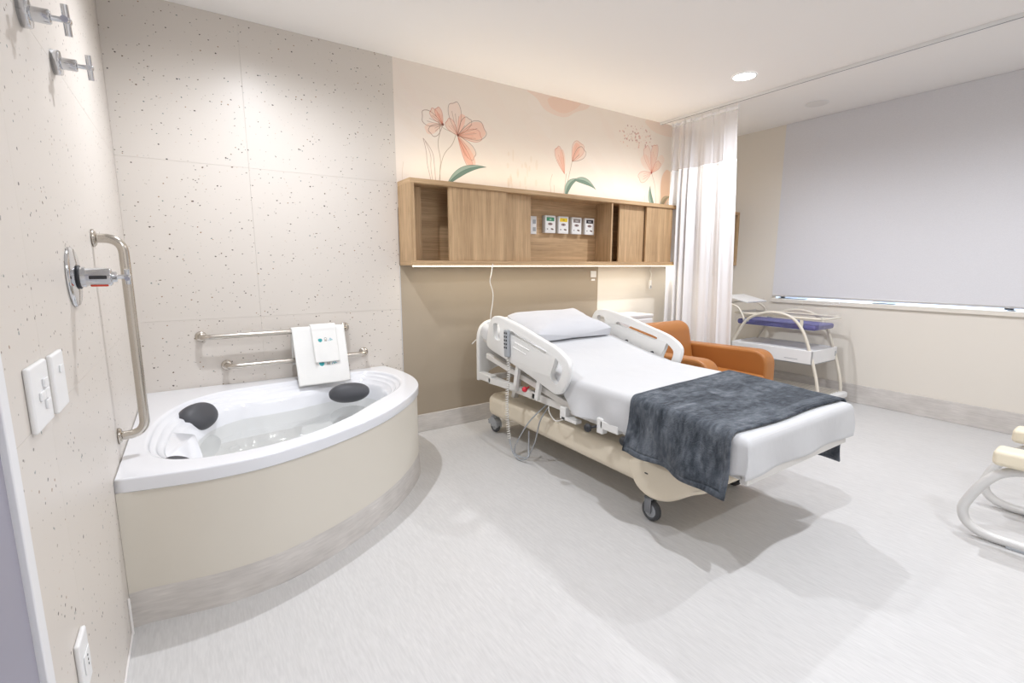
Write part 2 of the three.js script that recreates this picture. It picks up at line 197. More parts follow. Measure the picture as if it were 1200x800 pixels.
  paper.wrapS = paper.wrapT = THREE.ClampToEdgeWrapping;
  const g = new THREE.BoxGeometry(x1 - x0, y1 - y0, 0.006).translate((x0 + x1) / 2, (y0 + y1) / 2, -0.005), uv = g.attributes.uv, p = g.attributes.position;
  for (let i = 0; i < p.count; i++) uv.setXY(i, (p.getX(i) - x0) / (x1 - x0), (p.getY(i) - y0) / (y1 - y0));
  mesh('wallpaper', g, std({ map: paper, roughness: 0.75 }), wb).userData.label = 'cream wallpaper printed with coral flowers and green leaves';
  // right wall with the window opening behind the blind
  struct('wall_right', 'cream painted wall below and beside the window', join([box(W, 0, -0.15, W + 0.2, 0.945, D + 0.15, 0), box(W, 0.945, -0.15, W + 0.2, H, 0.70, 0), box(W, 0.945, 4.2, W + 0.2, H, D + 0.15, 0), box(W, 2.6, 0.70, W + 0.2, H, 4.2, 0)]), M.cream);
  struct('wall_front', 'plain wall behind the viewer', box(-0.15, 0, D, W + 0.3, H, D + 0.15, 0), M.plaster);
  struct('baseboard_back', 'grey vinyl skirting under the brown panel', metreUV(box(1.42, 0, 0, W, 0.14, 0.012, 0.004)), M.base);
  struct('baseboard_right', 'grey vinyl skirting under the window wall', metreUV(box(W - 0.012, 0, 0.012, W, 0.175, D, 0.004)), M.base);
  struct('trim_1', 'white sealant bead along the tiled wall foot', join([box(0, 0, 1.405, 0.006, 0.012, 2.29, 0.002), box(0.0, 0, 1.398, 0.008, 0.14, 1.408, 0.003)]), M.sealant);
  struct('trim_2', 'slim cream window sill under the blind', box(W - 0.02, 0.905, 0.66, W + 0.1, 0.945, 4.24, 0.004), M.cream);
  const wn = thing('window_1', 'window behind the closed grey roller blind', 'window'); wn.userData.kind = 'structure';
  mesh('frame', [box(W + 0.1, 0.945, 0.70, W + 0.15, 0.965, 4.2, 0.004), box(W + 0.1, 2.55, 0.7, W + 0.15, 2.6, 4.2, 0.004), box(W + 0.1, 0.945, 0.7, W + 0.15, 2.6, 0.75, 0.004), box(W + 0.1, 0.945, 4.15, W + 0.15, 2.6, 4.2, 0.004), box(W + 0.1, 0.945, 2.42, W + 0.15, 2.6, 2.48, 0.004)], M.frameWhite, wn);
  for (const [a, b] of [[0.75, 2.42], [2.48, 4.15]]) mesh('pane', new THREE.PlaneGeometry(b - a, 1.585).rotateY(-Math.PI / 2).translate(W + 0.125, 1.7575, (a + b) / 2), M.glass, wn);
  // door in the left wall, at the foot of the picture
  const d = thing('door_1', 'lilac grey door in a white frame beside the tiled wall', 'door'); d.userData.kind = 'structure';
  mesh('door_frame', [box(-0.05, 0, 2.28, 0.006, 2.16, 2.32, 0.003), box(-0.05, 0, 3.255, 0.006, 2.16, 3.31, 0.003), box(-0.05, 2.1, 2.28, 0.006, 2.16, 3.31, 0.003)], M.frameWhite, d);
  const leaf = mesh('door_leaf', box(-0.045, 0.005, 2.321, -0.004, 2.1, 3.254, 0.003), M.doorGrey, d);
  mesh('door_handle', [cyl([-0.004, 1.02, 3.16], [0.035, 1.02, 3.16], 0.01), cyl([0.035, 1.02, 3.17], [0.035, 1.02, 3.04], 0.009), cyl([-0.005, 1.02, 3.16], [0.004, 1.02, 3.16], 0.026)], M.steel, leaf);
}

// ---------------------------------------------------------------- ceiling fittings
{
  const labels = ['round recessed downlight lit beside the curtain track', 'round recessed downlight lit above the corner bathtub', 'round recessed downlight lit between the bathtub and the bed foot', 'round recessed downlight lit above the sled chair', 'unseen downlight added as fill light near the front wall by the door'];
  DOWNLIGHTS.forEach(([x, z], i) => {
    const t = thing('downlight', labels[i], 'downlight', [x, H, z], 0, 'recessed ceiling downlights');
    mesh('trim_ring', lathe([[0.088, -0.001], [0.088, -0.006], [0.082, -0.008], [0.077, -0.004], [0.077, -0.001]], [0, 0, 0], [0, 1, 0], 48), M.white, t);
    mesh('diffuser', new THREE.CylinderGeometry(0.077, 0.077, 0.004, 48).translate(0, -0.003, 0), M.lampGlow, t);
    const l = new THREE.SpotLight(new THREE.Color().setRGB(...LAMP.downColor), LAMP.downlight, 0, LAMP.downAngle, 1, 2); l.position.set(x, H - 0.07, z); l.target.position.set(x, 0, z); l.shadow.radius = LAMP.downRadius; l.castShadow = true; l.name = 'downlight_lamp'; scene.add(l, l.target);
  });
  const s = thing('ceiling_speaker', 'flat round white ceiling speaker near the window wall', 'speaker', [5.016, H, 1.145]);
  mesh('grille', lathe([[0, -0.006], [0.075, -0.006], [0.088, -0.004], [0.09, 0]], [0, 0, 0], [0, 1, 0], 48), std({ color: '#eceae7', roughness: 0.8 }), s); mesh('rim', new THREE.TorusGeometry(0.09, 0.003, 8, 48).rotateX(Math.PI / 2).translate(0, -0.002, 0), M.white, s);
}

// ---------------------------------------------------------------- roller blind
{
  const t = thing('roller_blind', 'wide light grey roller blind drawn over the window', 'blind');
  mesh('fabric', box(W - 0.012, 0.982, 0.668, W - 0.009, H - 0.002, 4.24, 0), M.blind, t);
  mesh('bottom_bar', box(W - 0.018, 0.966, 0.668, W - 0.004, 0.986, 4.24, 0.004), M.alu, t);
}

// ---------------------------------------------------------------- corner bathtub
{
  const t = thing('corner_bathtub', 'white corner bathtub with curved beige skirt and ribbed inner rim', 'bathtub');
  const C = [0.68, 0.62];
  const spline = (pts, n) => new THREE.CatmullRomCurve3(pts.map(p => V3(p[0], 0, p[1])), false, 'centripetal').getPoints(n).map(p => [p.x, p.z]);
  const outer = [[0.0008, 0.0008], [0.0008, 1.357], ...spline([[0.0008, 1.357], [0.12, 1.383], [0.287, 1.41], [0.47, 1.40], [0.69, 1.325], [0.91, 1.205], [1.09, 1.07], [1.285, 0.86], [1.40, 0.68], [1.455, 0.49], [1.463, 0.3], [1.44, 0.1], [1.415, 0.003]], 90), [1.415, 0.003]];
  const innerRaw = [[0.085, 1.10], [0.075, 0.83], [0.105, 0.60], [0.20, 0.36], [0.37, 0.205], [0.56, 0.165], [0.79, 0.14], [1.1, 0.095], [1.27, 0.12], [1.355, 0.28], [1.355, 0.48], [1.28, 0.66], [1.16, 0.80], [1.03, 0.92], [0.87, 1.08], [0.68, 1.215], [0.48, 1.285], [0.30, 1.29], [0.16, 1.235]];
  const inner = new THREE.CatmullRomCurve3(innerRaw.map(p => V3(p[0], 0, p[1])), true, 'centripetal').getPoints(240).map(p => [p.x, p.z]);
  const hit = (poly, a) => { const dx = Math.cos(a), dz = Math.sin(a); let best = 0; for (let i = 0; i < poly.length; i++) { const p = poly[i], q = poly[(i + 1) % poly.length], ex = q[0] - p[0], ez = q[1] - p[1], den = dx * ez - dz * ex; if (Math.abs(den) < 1e-9) continue; const px = p[0] - C[0], pz = p[1] - C[1], s = (px * ez - pz * ex) / den, k = (px * dz - pz * dx) / den; if (s > 0 && k >= -1e-6 && k <= 1 + 1e-6 && s > best) best = s; } return best; };
  const ang = []; for (let i = 0; i < 240; i++) ang.push(-Math.PI + (i + 0.5) / 240 * 2 * Math.PI);
  for (const p of [[0.0008, 0.0008], [0.0008, 1.357], [1.415, 0.003]]) { const a = Math.atan2(p[1] - C[1], p[0] - C[0]); let k = 0; ang.forEach((b, i) => { if (Math.abs(b - a) < Math.abs(ang[k] - a)) k = i; }); ang[k] = a; }
  const N = ang.length, ro = ang.map(a => hit(outer, a)), ri = ang.map(a => hit(inner, a));
  const rings = [], ring = (rad, y) => rings.push(ang.map((a, i) => { const r = rad(i); return [C[0] + Math.cos(a) * r, typeof y === 'function' ? y(i) : y, C[1] + Math.sin(a) * r]; }));
  ring(i => ro[i] - 0.03, 0.508); ring(i => ro[i] - 0.004, 0.508); ring(i => ro[i], 0.513); ring(i => ro[i], 0.553); ring(i => ro[i] - 0.003, 0.559); ring(i => ro[i] - 0.008, 0.561);
  for (const [d, y] of [[-0.012, 0.561], [0, 0.558], [0.008, 0.549], [0.012, 0.540], [0.028, 0.537], [0.036, 0.533], [0.042, 0.522], [0.058, 0.519], [0.066, 0.515], [0.072, 0.503], [0.09, 0.498], [0.1, 0.488], [0.112, 0.465], [0.128, 0.41], [0.15, 0.33], [0.175, 0.26], [0.21, 0.215], [0.27, 0.195], [0.40, 0.19]]) ring(i => ri[i] - d, y);
  const pos = [], idx = []; rings.forEach(R => R.forEach(p => pos.push(...p)));
  for (let k = 0; k < rings.length - 1; k++) for (let i = 0; i < N; i++) { const a = k * N + i, b = k * N + (i + 1) % N, c = a + N, d = b + N; idx.push(a, c, b, b, c, d); }
  const cI = pos.length / 3; pos.push(C[0], 0.19, C[1]); const last = (rings.length - 1) * N; for (let i = 0; i < N; i++) idx.push(last + i, cI, last + (i + 1) % N);
  const g = new THREE.BufferGeometry(); g.setAttribute('position', new THREE.Float32BufferAttribute(pos, 3)); g.setIndex(idx); g.computeVertexNormals();
  // arm ledge on the left side of the basin, sloping into the water
  const lp = []; for (const [x, y, z] of [[0.09, 0.512, 0.67], [0.222, 0.495, 0.755], [0.135, 0.505, 1.05], [0.09, 0.512, 1.06], [0.06, 0.2, 0.6], [0.275, 0.2, 0.76], [0.30, 0.2, 0.97], [0.2, 0.2, 1.15], [0.06, 0.2, 1.15]]) { const b = new THREE.IcosahedronGeometry(0.016, 3).attributes.position; for (let k = 0; k < b.count; k++) lp.push(V3(b.getX(k) + x, b.getY(k) + y - 0.012, b.getZ(k) + z)); }
  const ledge = toCreasedNormals(new ConvexGeometry(lp), 1.25);
  mesh('tub_shell', [g, ledge], M.acrylic, t);
  // skirt and its vinyl base follow the outer curve (front only)
  const A1 = Math.atan2(0.003 - C[1], 1.415 - C[0]), A2 = Math.atan2(1.357 - C[1], 0.003 - C[0]);
  const wall = (off, y0, y1, flare = 0) => { const A = []; ang.forEach((a, i) => { const p = [C[0] + Math.cos(a) * (ro[i] - off), C[1] + Math.sin(a) * (ro[i] - off)]; if (a >= A1 - 1e-6 && a <= A2 + 1e-6) A.push([a, i, p]); }); A.sort((m, n) => m[0] - n[0]); const e1 = A[A.length - 1]; e1[2] = [0.0008, e1[2][1] + 0.004]; const q = [], ix = [], uv = []; let L = 0; A.forEach(([a, i, p], k) => { if (k) L += Math.hypot(p[0] - A[k - 1][2][0], p[1] - A[k - 1][2][1]); const dx = Math.cos(a), dz = Math.sin(a); q.push(Math.max(0.0008, p[0] + dx * flare), y0, p[1] + dz * flare, p[0], y1, p[1], p[0] - dx * 0.012, y1, p[1] - dz * 0.012, p[0] - dx * 0.012, y0, p[1] - dz * 0.012); uv.push(L, y0, L, y1, L, y1, L, y0); if (k) for (const [m, n] of [[0, 1], [1, 2], [2, 3], [3, 0]]) { const b = 4 * (k - 1), c = 4 * k; ix.push(b + m, c + m, b + n, b + n, c + m, c + n); } }); const e = new THREE.BufferGeometry(); e.setAttribute('position', new THREE.Float32BufferAttribute(q, 3)); e.setAttribute('uv', new THREE.Float32BufferAttribute(uv, 2)); e.setIndex(ix); const h = toCreasedNormals(e, 0.5); return h; };
  mesh('skirt', wall(0.012, 0.13, 0.51), M.skirt, t); mesh('skirt_base', wall(0.011, 0, 0.132, 0.008), M.base, t);
  const head = (c, s, yaw, tilt) => { const e = new THREE.SphereGeometry(1, 36, 24); const p = e.attributes.position; for (let i = 0; i < p.count; i++) { const x = p.getX(i), y = p.getY(i), z = p.getZ(i); const f = v => Math.sign(v) * Math.pow(Math.abs(v), 0.86); p.setXYZ(i, f(x) * s[0], f(y) * s[1] * (1 - 0.12 * x * x), f(z) * s[2]); } e.computeVertexNormals(); e.rotateX(tilt); e.rotateY(yaw); return e.translate(...c); };
  mesh('headrest', head([0.25, 0.492, 0.44], [0.115, 0.075, 0.065], 0.85, -0.5), M.rubber, t).userData.label = 'dark grey oval headrest by the left wall corner';
  mesh('headrest', head([1.07, 0.482, 0.335], [0.125, 0.062, 0.06], -0.12, -0.45), M.rubber, t).userData.label = 'dark grey oval headrest below the towels';
  mesh('headrest', head([0.17, 0.47, 1.125], [0.075, 0.06, 0.05], -0.7, 0.5), M.rubber, t).userData.label = 'dark grey headrest behind the front rim';
  mesh('drain_overflow', new THREE.CylinderGeometry(0.03, 0.03, 0.008, 24).translate(0.72, 0.194, 0.62), M.chrome, t);
  // water
  const wr = ang.map((a, i) => [C[0] + Math.cos(a) * (ri[i] - 0.129), C[1] + Math.sin(a) * (ri[i] - 0.129)]); const ws = new THREE.Shape(wr.map(p => V2(p[0], -p[1])));
  solo('bath_water', 'still clear water in the corner bathtub', 'water', new THREE.ShapeGeometry(ws).rotateX(-Math.PI / 2).translate(0, 0.405, 0), M.water);
}

// ---------------------------------------------------------------- grab bars, towels, taps
function flange(c, dir, r = 0.031) { return lathe([[0, 0], [r, 0], [r, 0.006], [r * 0.8, 0.012], [0.017, 0.014], [0.016, 0.016]], c, dir, 32); }
function grabBar(label, a, b, out, off, r) {        // a, b on the wall; out: wall normal
  const t = thing('grab_bar', label, 'grab bar', [0, 0, 0], 0, 'steel grab bars at the bathtub');
  const A = V3(...a), B = V3(...b), O = V3(...out), d = B.clone().sub(A).normalize(), k = 0.055, pts = [];
  const path = new THREE.CurvePath(), p1 = A.clone().addScaledVector(O, off - k), p2 = A.clone().addScaledVector(O, off).addScaledVector(d, k), p3 = B.clone().addScaledVector(O, off).addScaledVector(d, -k), p4 = B.clone().addScaledVector(O, off - k);
  path.add(new THREE.LineCurve3(A, p1)); path.add(new THREE.QuadraticBezierCurve3(p1, A.clone().addScaledVector(O, off), p2)); path.add(new THREE.LineCurve3(p2, p3)); path.add(new THREE.QuadraticBezierCurve3(p3, B.clone().addScaledVector(O, off), p4)); path.add(new THREE.LineCurve3(p4, B));
  mesh('bar', new THREE.TubeGeometry(path, 120, r, 20), M.steel, t); for (const c of [a, b]) mesh('flange', flange(c, out), M.steel, t);
  return t;
}
grabBar('upper horizontal steel grab bar carrying the towels', [0.305, 0.868, 0], [1.145, 0.868, 0], [0, 0, 1], 0.075, 0.0155);
grabBar('lower horizontal steel grab bar just above the tub rim', [0.425, 0.68, 0], [1.27, 0.68, 0], [0, 0, 1], 0.075, 0.0155);
grabBar('vertical steel grab bar on the tiled wall beside the mixer', [0, 1.385, 1.115], [0, 0.645, 1.115], [1, 0, 0], 0.085, 0.0165);
{
  const motif = (w, h, items, k0) => canvasTex(512, 512, (c) => { c.fillStyle = '#f5f5f3'; c.fillRect(0, 0, 512, 512); for (const [u, v] of items) { const x = u * 512, y = v * 512; c.save(); c.translate(x, y); c.scale(k0, -k0 * w / h); const k = 1;
    c.fillStyle = '#4fb0b4'; c.beginPath(); c.moveTo(-92, 0); c.quadraticCurveTo(-110, -34, -70, -36); c.quadraticCurveTo(-32, -34, -48, 0); c.quadraticCurveTo(-70, 22, -92, 0); c.fill(); c.strokeStyle = '#2f8f97'; c.lineWidth = 3; for (let i = -1; i <= 1; i++) { c.beginPath(); c.moveTo(-70, 8); c.lineTo(-70 + i * 18, -32); c.stroke(); }
    c.strokeStyle = '#9aa0a0'; c.lineWidth = 6; c.beginPath(); c.arc(0, -30, 14, Math.PI, 0); c.lineTo(14, 0); c.lineTo(-14, 0); c.lineTo(-14, -30); c.stroke(); c.fillStyle = '#b99f8c'; c.fillRect(-8, -20, 16, 14);
    c.strokeStyle = '#7db4cc'; c.lineWidth = 7; c.beginPath(); c.moveTo(38, 2); c.lineTo(62, -34); c.lineTo(74, -18); c.lineTo(90, -6); c.stroke(); c.fillStyle = '#5fb3a8'; c.beginPath(); c.arc(66, -8, 8, 0, 7); c.fill(); c.restore(); } });
  const hang = (xa, xb, zBar, yTop, front, back, rad, shift, wave) => (u, v) => {   // v: 0 back hem -> 1 front hem over the bar
    const total = back + front + Math.PI * rad, s = v * total, x = lerp(xa, xb, u); let y, z, f = 0;
    if (s < back) { y = yTop - back + s; z = zBar - rad; } else if (s < back + Math.PI * rad) { const a = (s - back) / rad; y = yTop + Math.sin(a) * rad; z = zBar - Math.cos(a) * rad; } else { f = s - back - Math.PI * rad; y = yTop - f; z = zBar + rad + f * shift; }
    return [x + wave * f * Math.sin(u * 3 + 1), y, z + f * wave * Math.sin(u * 9 + 2) + 0.004 * Math.sin(u * 14 + f * 9) * smooth(0.05, 0.3, f)];
  };
  const big = cloth(hang(0.792, 1.118, 0.075, 0.868, 0.335, 0.22, 0.0225, 0.34, 0.012), 30, 80, 0.009), small = cloth(hang(0.905, 1.062, 0.075, 0.868, 0.20, 0.06, 0.036, 0.36, 0.012), 20, 60, 0.008);
  const tw = motif(0.326, 0.63, [[0.60, 0.185]], 0.95), th = motif(0.157, 0.38, [[0.52, 0.35]], 1.6);
  const towelBand = (g) => g;
  solo('bath_towel', 'large white bath towel hung over the upper grab bar', 'towel', big, std({ color: '#ffffff', map: tw, roughness: 0.95, bumpMap: terryBump, bumpScale: 0.0015 }));
  solo('hand_towel', 'small white hand towel laid over the large towel', 'towel', small, std({ color: '#ffffff', map: th, roughness: 0.95, bumpMap: terryBump, bumpScale: 0.0015 }));
}
function crossHandle(c, out, r, s = 1) {   // four short arms round the axis
  const gs = [], o = V3(...out); for (let k = 0; k < 2; k++) { const d = k ? V3(0, 1, 0) : V3(0, 0, 1); const q = d.clone().applyAxisAngle(o, 0.25); gs.push(cyl([c[0] - q.x * r, c[1] - q.y * r, c[2] - q.z * r], [c[0] + q.x * r, c[1] + q.y * r, c[2] + q.z * r], 0.0075 * s, 0.0075 * s, 20)); } gs.push(ball(c, 0.0105 * s)); return gs;
}
for (const [z, y, label] of [[1.745, 1.875, 'chrome cross handle valve near the ceiling, nearer the door'], [1.41, 1.873, 'chrome cross handle valve near the ceiling, nearer the back wall']]) {
  const t = thing('shower_valve', label, 'valve', [0, y, z], 0, 'chrome valves high on the tiled wall');
  mesh('escutcheon', lathe([[0, 0], [0.034, 0], [0.034, 0.016], [0.031, 0.02], [0.016, 0.021]], [0, 0, 0], [1, 0, 0], 36), M.chrome, t); mesh('body', lathe([[0.0165, 0.018], [0.0165, 0.052], [0.0145, 0.055], [0.006, 0.056], [0.006, 0.085]], [0, 0, 0], [1, 0, 0], 32), M.chrome, t); mesh('cross_handle', crossHandle([0.083, 0, 0], [1, 0, 0], 0.034), M.chrome, t);
}
{
  const t = thing('bath_mixer', 'chrome round plate mixer tap with small cross handle', 'mixer tap', [0, 1.255, 1.57]);
  mesh('plate', lathe([[0, 0], [0.085, 0], [0.085, 0.005], [0.078, 0.011], [0.04, 0.014], [0.03, 0.014]], [0, 0, 0], [1, 0, 0], 56), M.chrome, t); mesh('seal_ring', new THREE.TorusGeometry(0.03, 0.004, 10, 40).rotateY(Math.PI / 2).translate(0.017, 0, 0), M.blackPlastic, t);
  const b = mesh('body', lathe([[0.029, 0.014], [0.029, 0.03], [0.026, 0.032], [0.026, 0.085], [0.023, 0.089], [0.016, 0.09], [0.015, 0.1], [0.006, 0.102], [0.006, 0.122]], [0, 0, 0], [1, 0, 0], 40), M.chrome, t);
  mesh('hot_mark', rot(box(0.04, -0.003, -0.006, 0.08, 0.0035, 0.006, 0.002), 'z', 0).translate(0.0, -0.0245, 0.007), M.red, b); mesh('cold_mark', box(0.04, -0.006, 0.022, 0.08, 0.004, 0.0275, 0.002), M.blackPlastic, b);
  mesh('cross_handle', crossHandle([0.125, 0, 0], [1, 0, 0], 0.022, 0.9), M.chrome, t);
}
// switches and socket on the tiled wall
{
  const plate = (t, z0, z1, y0, y1) => mesh('plate', box(0, y0, z0, 0.011, y1, z1, 0.005, 3), M.white, t);
  const a = thing('light_switch', 'white wall switch plate with four rocker keys', 'switch'); plate(a, 2.03, 2.165, 0.965, 1.095);
  for (const [y, z] of [[1.052, 2.075], [1.03, 2.075], [1.008, 2.075], [1.03, 2.11]]) { const k = mesh('rocker', box(0.011, y - 0.009, z - 0.015, 0.016, y + 0.009, z + 0.015, 0.002), M.white, a); }
  const b = thing('blank_plate', 'white wall plate with one small lens beside the switch', 'wall plate'); plate(b, 1.875, 1.985, 0.96, 1.092); mesh('lens', box(0.011, 1.045, 1.91, 0.0145, 1.062, 1.935, 0.002), M.white, b);
  const c = thing('wall_socket', 'white power socket low on the tiled wall', 'socket'); plate(c, 2.04, 2.12, 0.35, 0.475); mesh('socket_face', box(0.011, 0.39, 2.055, 0.014, 0.435, 2.105, 0.004), M.white, c); mesh('pin_holes', [0.402, 0.4125, 0.423].map(y => cyl([0.0138, y, 2.08], [0.0146, y, 2.08], 0.0028, 0.0028, 12)), M.blackPlastic, c);
  const d = thing('data_socket', 'small white socket on the brown panel under the cabinet', 'socket'); mesh('plate', box(3.44, 1.178, 0, 3.51, 1.238, 0.008, 0.003), M.white, d); mesh('label_strip', box(3.452, 1.146, 0, 3.498, 1.163, 0.004, 0.001), M.white, d);
}

// ---------------------------------------------------------------- wall cabinet
{
  const t = thing('wall_cabinet', 'long oak wall cabinet with sliding doors and light strips', 'cabinet');
  const X0 = 1.566, X1 = W - 0.002, Y0 = 1.289, Y1 = 1.875, Z = 0.229, th = 0.032, r = rng(21);
  const wood = (g, horizontal) => metreUV(g, r(), r(), horizontal);
  mesh('top_panel', wood(box(X0, Y1 - th, 0.002, X1, Y1, Z, 0.0015), true), M.wood, t); mesh('bottom_panel', wood(box(X0, Y0, 0.002, X1, Y0 + th, Z, 0.0015), true), M.wood, t);
  for (const [a, b] of [[X0, X0 + th], [X1 - th, X1]]) mesh('side_panel', wood(box(a, Y0 + th, 0.002, b, Y1 - th, Z, 0.0015)), M.wood, t);
  mesh('back_panel', wood(box(X0 + th, Y0 + th, 0.002, 3.475, Y1 - th, 0.014, 0), true), M.wood, t); mesh('back_panel', wood(box(3.475, Y0 + th, 0.002, X1 - th, Y1 - th, 0.014, 0), true), M.wood, t);
  mesh('divider', wood(box(3.475, Y0 + th, 0.014, 3.493, Y1 - th, Z - 0.01, 0.001)), M.wood, t); mesh('divider', wood(box(2.30, Y0 + th, 0.014, 2.318, Y1 - th, Z - 0.07, 0.001)), M.wood, t);
  const door = (a, b, z) => mesh('sliding_door', wood(box(a, Y0 + th + 0.003, z - 0.018, b, Y1 - th - 0.003, z, 0.0015)), M.wood, t);
  door(1.862, 2.362, 0.214); door(2.13, 2.612, 0.178); door(3.618, 3.965, 0.178); door(3.945, 4.32, 0.214); door(4.32, 4.8, 0.178); door(4.83, 5.36, 0.214); door(1.60, 1.70, 0.10);
  mesh('track', [box(X0 + th, Y0 + th, 0.14, X1 - th, Y0 + th + 0.003, 0.22, 0), box(X0 + th, Y1 - th - 0.003, 0.14, X1 - th, Y1 - th, 0.22, 0)], M.wood, t);
  mesh('under_light_strip', box(X0 + 0.012, Y0 - 0.008, 0.205, X1 - 0.5, Y0 - 0.0005, 0.224, 0.001), M.stripGlow, t).userData.label = 'lit warm light strip under the cabinet'; mesh('top_light_strip', box(X0 + 0.05, Y1 + 0.0005, 0.165, X1 - 0.5, Y1 + 0.008, 0.183, 0.001), M.stripGlow, t).userData.label = 'lit warm light strip on the cabinet top';
  const warm = new THREE.Color().setRGB(...LAMP.warm), L = X1 - X0 - 0.56, XM = (X0 + X1) / 2 - 0.235;
  const up = new THREE.RectAreaLight(warm, LAMP.up, L, 0.02); up.position.set(XM, Y1 + 0.012, 0.174); up.lookAt(XM, 3, 0.174); up.castShadow = true; up.name = 'top_strip_lamp'; scene.add(up);
  const dn = new THREE.RectAreaLight(warm, LAMP.under, L, 0.02); dn.position.set(XM, Y0 - 0.012, 0.2145); dn.lookAt(XM, 0, 0.2145); dn.castShadow = true; dn.name = 'under_strip_lamp'; scene.add(dn);
  // medical gas outlets on the open back
  const face = (col, word, ink) => canvasTex(128, 192, (c) => { c.fillStyle = '#f4f4f2'; c.fillRect(0, 0, 128, 192); c.fillStyle = col; c.fillRect(12, 14, 104, 44); c.fillStyle = ink; c.font = 'bold 22px sans-serif'; c.textAlign = 'center'; c.fillText(word, 64, 44); c.fillStyle = '#7a4b45'; c.beginPath(); c.ellipse(62, 92, 30, 14, 0, 0, 7); c.fill(); c.fillStyle = '#e8e4e0'; c.beginPath(); c.ellipse(62, 92, 16, 7, 0, 0, 7); c.fill(); c.fillStyle = '#444'; c.fillRect(54, 84, 16, 16); c.fillStyle = '#333'; c.fillRect(18, 148, 14, 10); c.fillStyle = '#6b5048'; c.beginPath(); c.ellipse(88, 152, 20, 9, 0.2, 0, 7); c.fill(); });
  const list = [['#3b8a63', 'O2', '#e8f4ec', 2.905, 'green'], ['#efcf2b', 'AR', '#5a4a10', 3.052, 'yellow'], ['#8a7f7b', 'VAC', '#e8e4e0', 3.205, 'grey'], ['#26262e', 'N2O', '#e6e6ea', 3.36, 'black']];
  list.forEach(([col, word, ink, x, nm], i) => {
    const o = thing('gas_outlet', `white medical gas outlet box with ${nm} header in the cabinet`, 'gas outlet', [x, 1.64, 0.0145], 0, 'gas outlets in the open cabinet niche');
    const tex = face(col, word, ink); tex.wrapS = tex.wrapT = THREE.ClampToEdgeWrapping;
    mesh('housing', box(-0.058, -0.072, 0, 0.058, 0.072, 0.032, 0.004), std({ color: '#d5d2cd', roughness: 0.4 }), o); mesh('front_plate', box(-0.052, -0.074, 0.0315, 0.062, 0.074, 0.04, 0.003), M.white, o); mesh('printed_label', new THREE.PlaneGeometry(0.104, 0.136).translate(0.005, 0, 0.0405), std({ map: tex, roughness: 0.4 }), o);
  });
  const s = thing('double_socket', 'white double wall socket inside the cabinet niche', 'socket', [2.745, 1.628, 0.0145]); mesh('plate', box(-0.06, -0.075, 0, 0.04, 0.075, 0.01, 0.004), M.white, s); for (const y of [0.012, -0.05]) mesh('socket_face', box(0.0, y, 0.01, 0.03, y + 0.033, 0.012, 0.001), M.greyPlastic, s);
  solo('white_cable', 'thin white cable hanging from the cabinet to the bed head', 'cable', tube([[2.215, 1.30, 0.235], [2.2, 1.22, 0.236], [2.19, 1.165, 0.235], [2.215, 1.08, 0.235], [2.21, 1.0, 0.236], [2.195, 0.93, 0.238], [2.185, 0.87, 0.24], [2.15, 0.78, 0.24], [2.06, 0.73, 0.242], [2.02, 0.70, 0.243]], 0.0035, 80, 8), M.cord);
  const cb = thing('call_button', 'white nurse call pendant hanging under the cabinet near curtain', 'call button', [4.23, 0, 0.05]); mesh('cord', tube([[0.005, 1.289, 0], [-0.012, 1.24, 0], [0.008, 1.2, 0], [0.0, 1.14, 0]], 0.006, 30, 8), M.cord, cb); mesh('handle', box(-0.014, 1.05, -0.01, 0.014, 1.14, 0.012, 0.008, 3), M.white, cb); mesh('button', box(-0.012, 1.06, 0.008, 0.004, 1.085, 0.0145, 0.003), M.greyPlastic, cb);
}

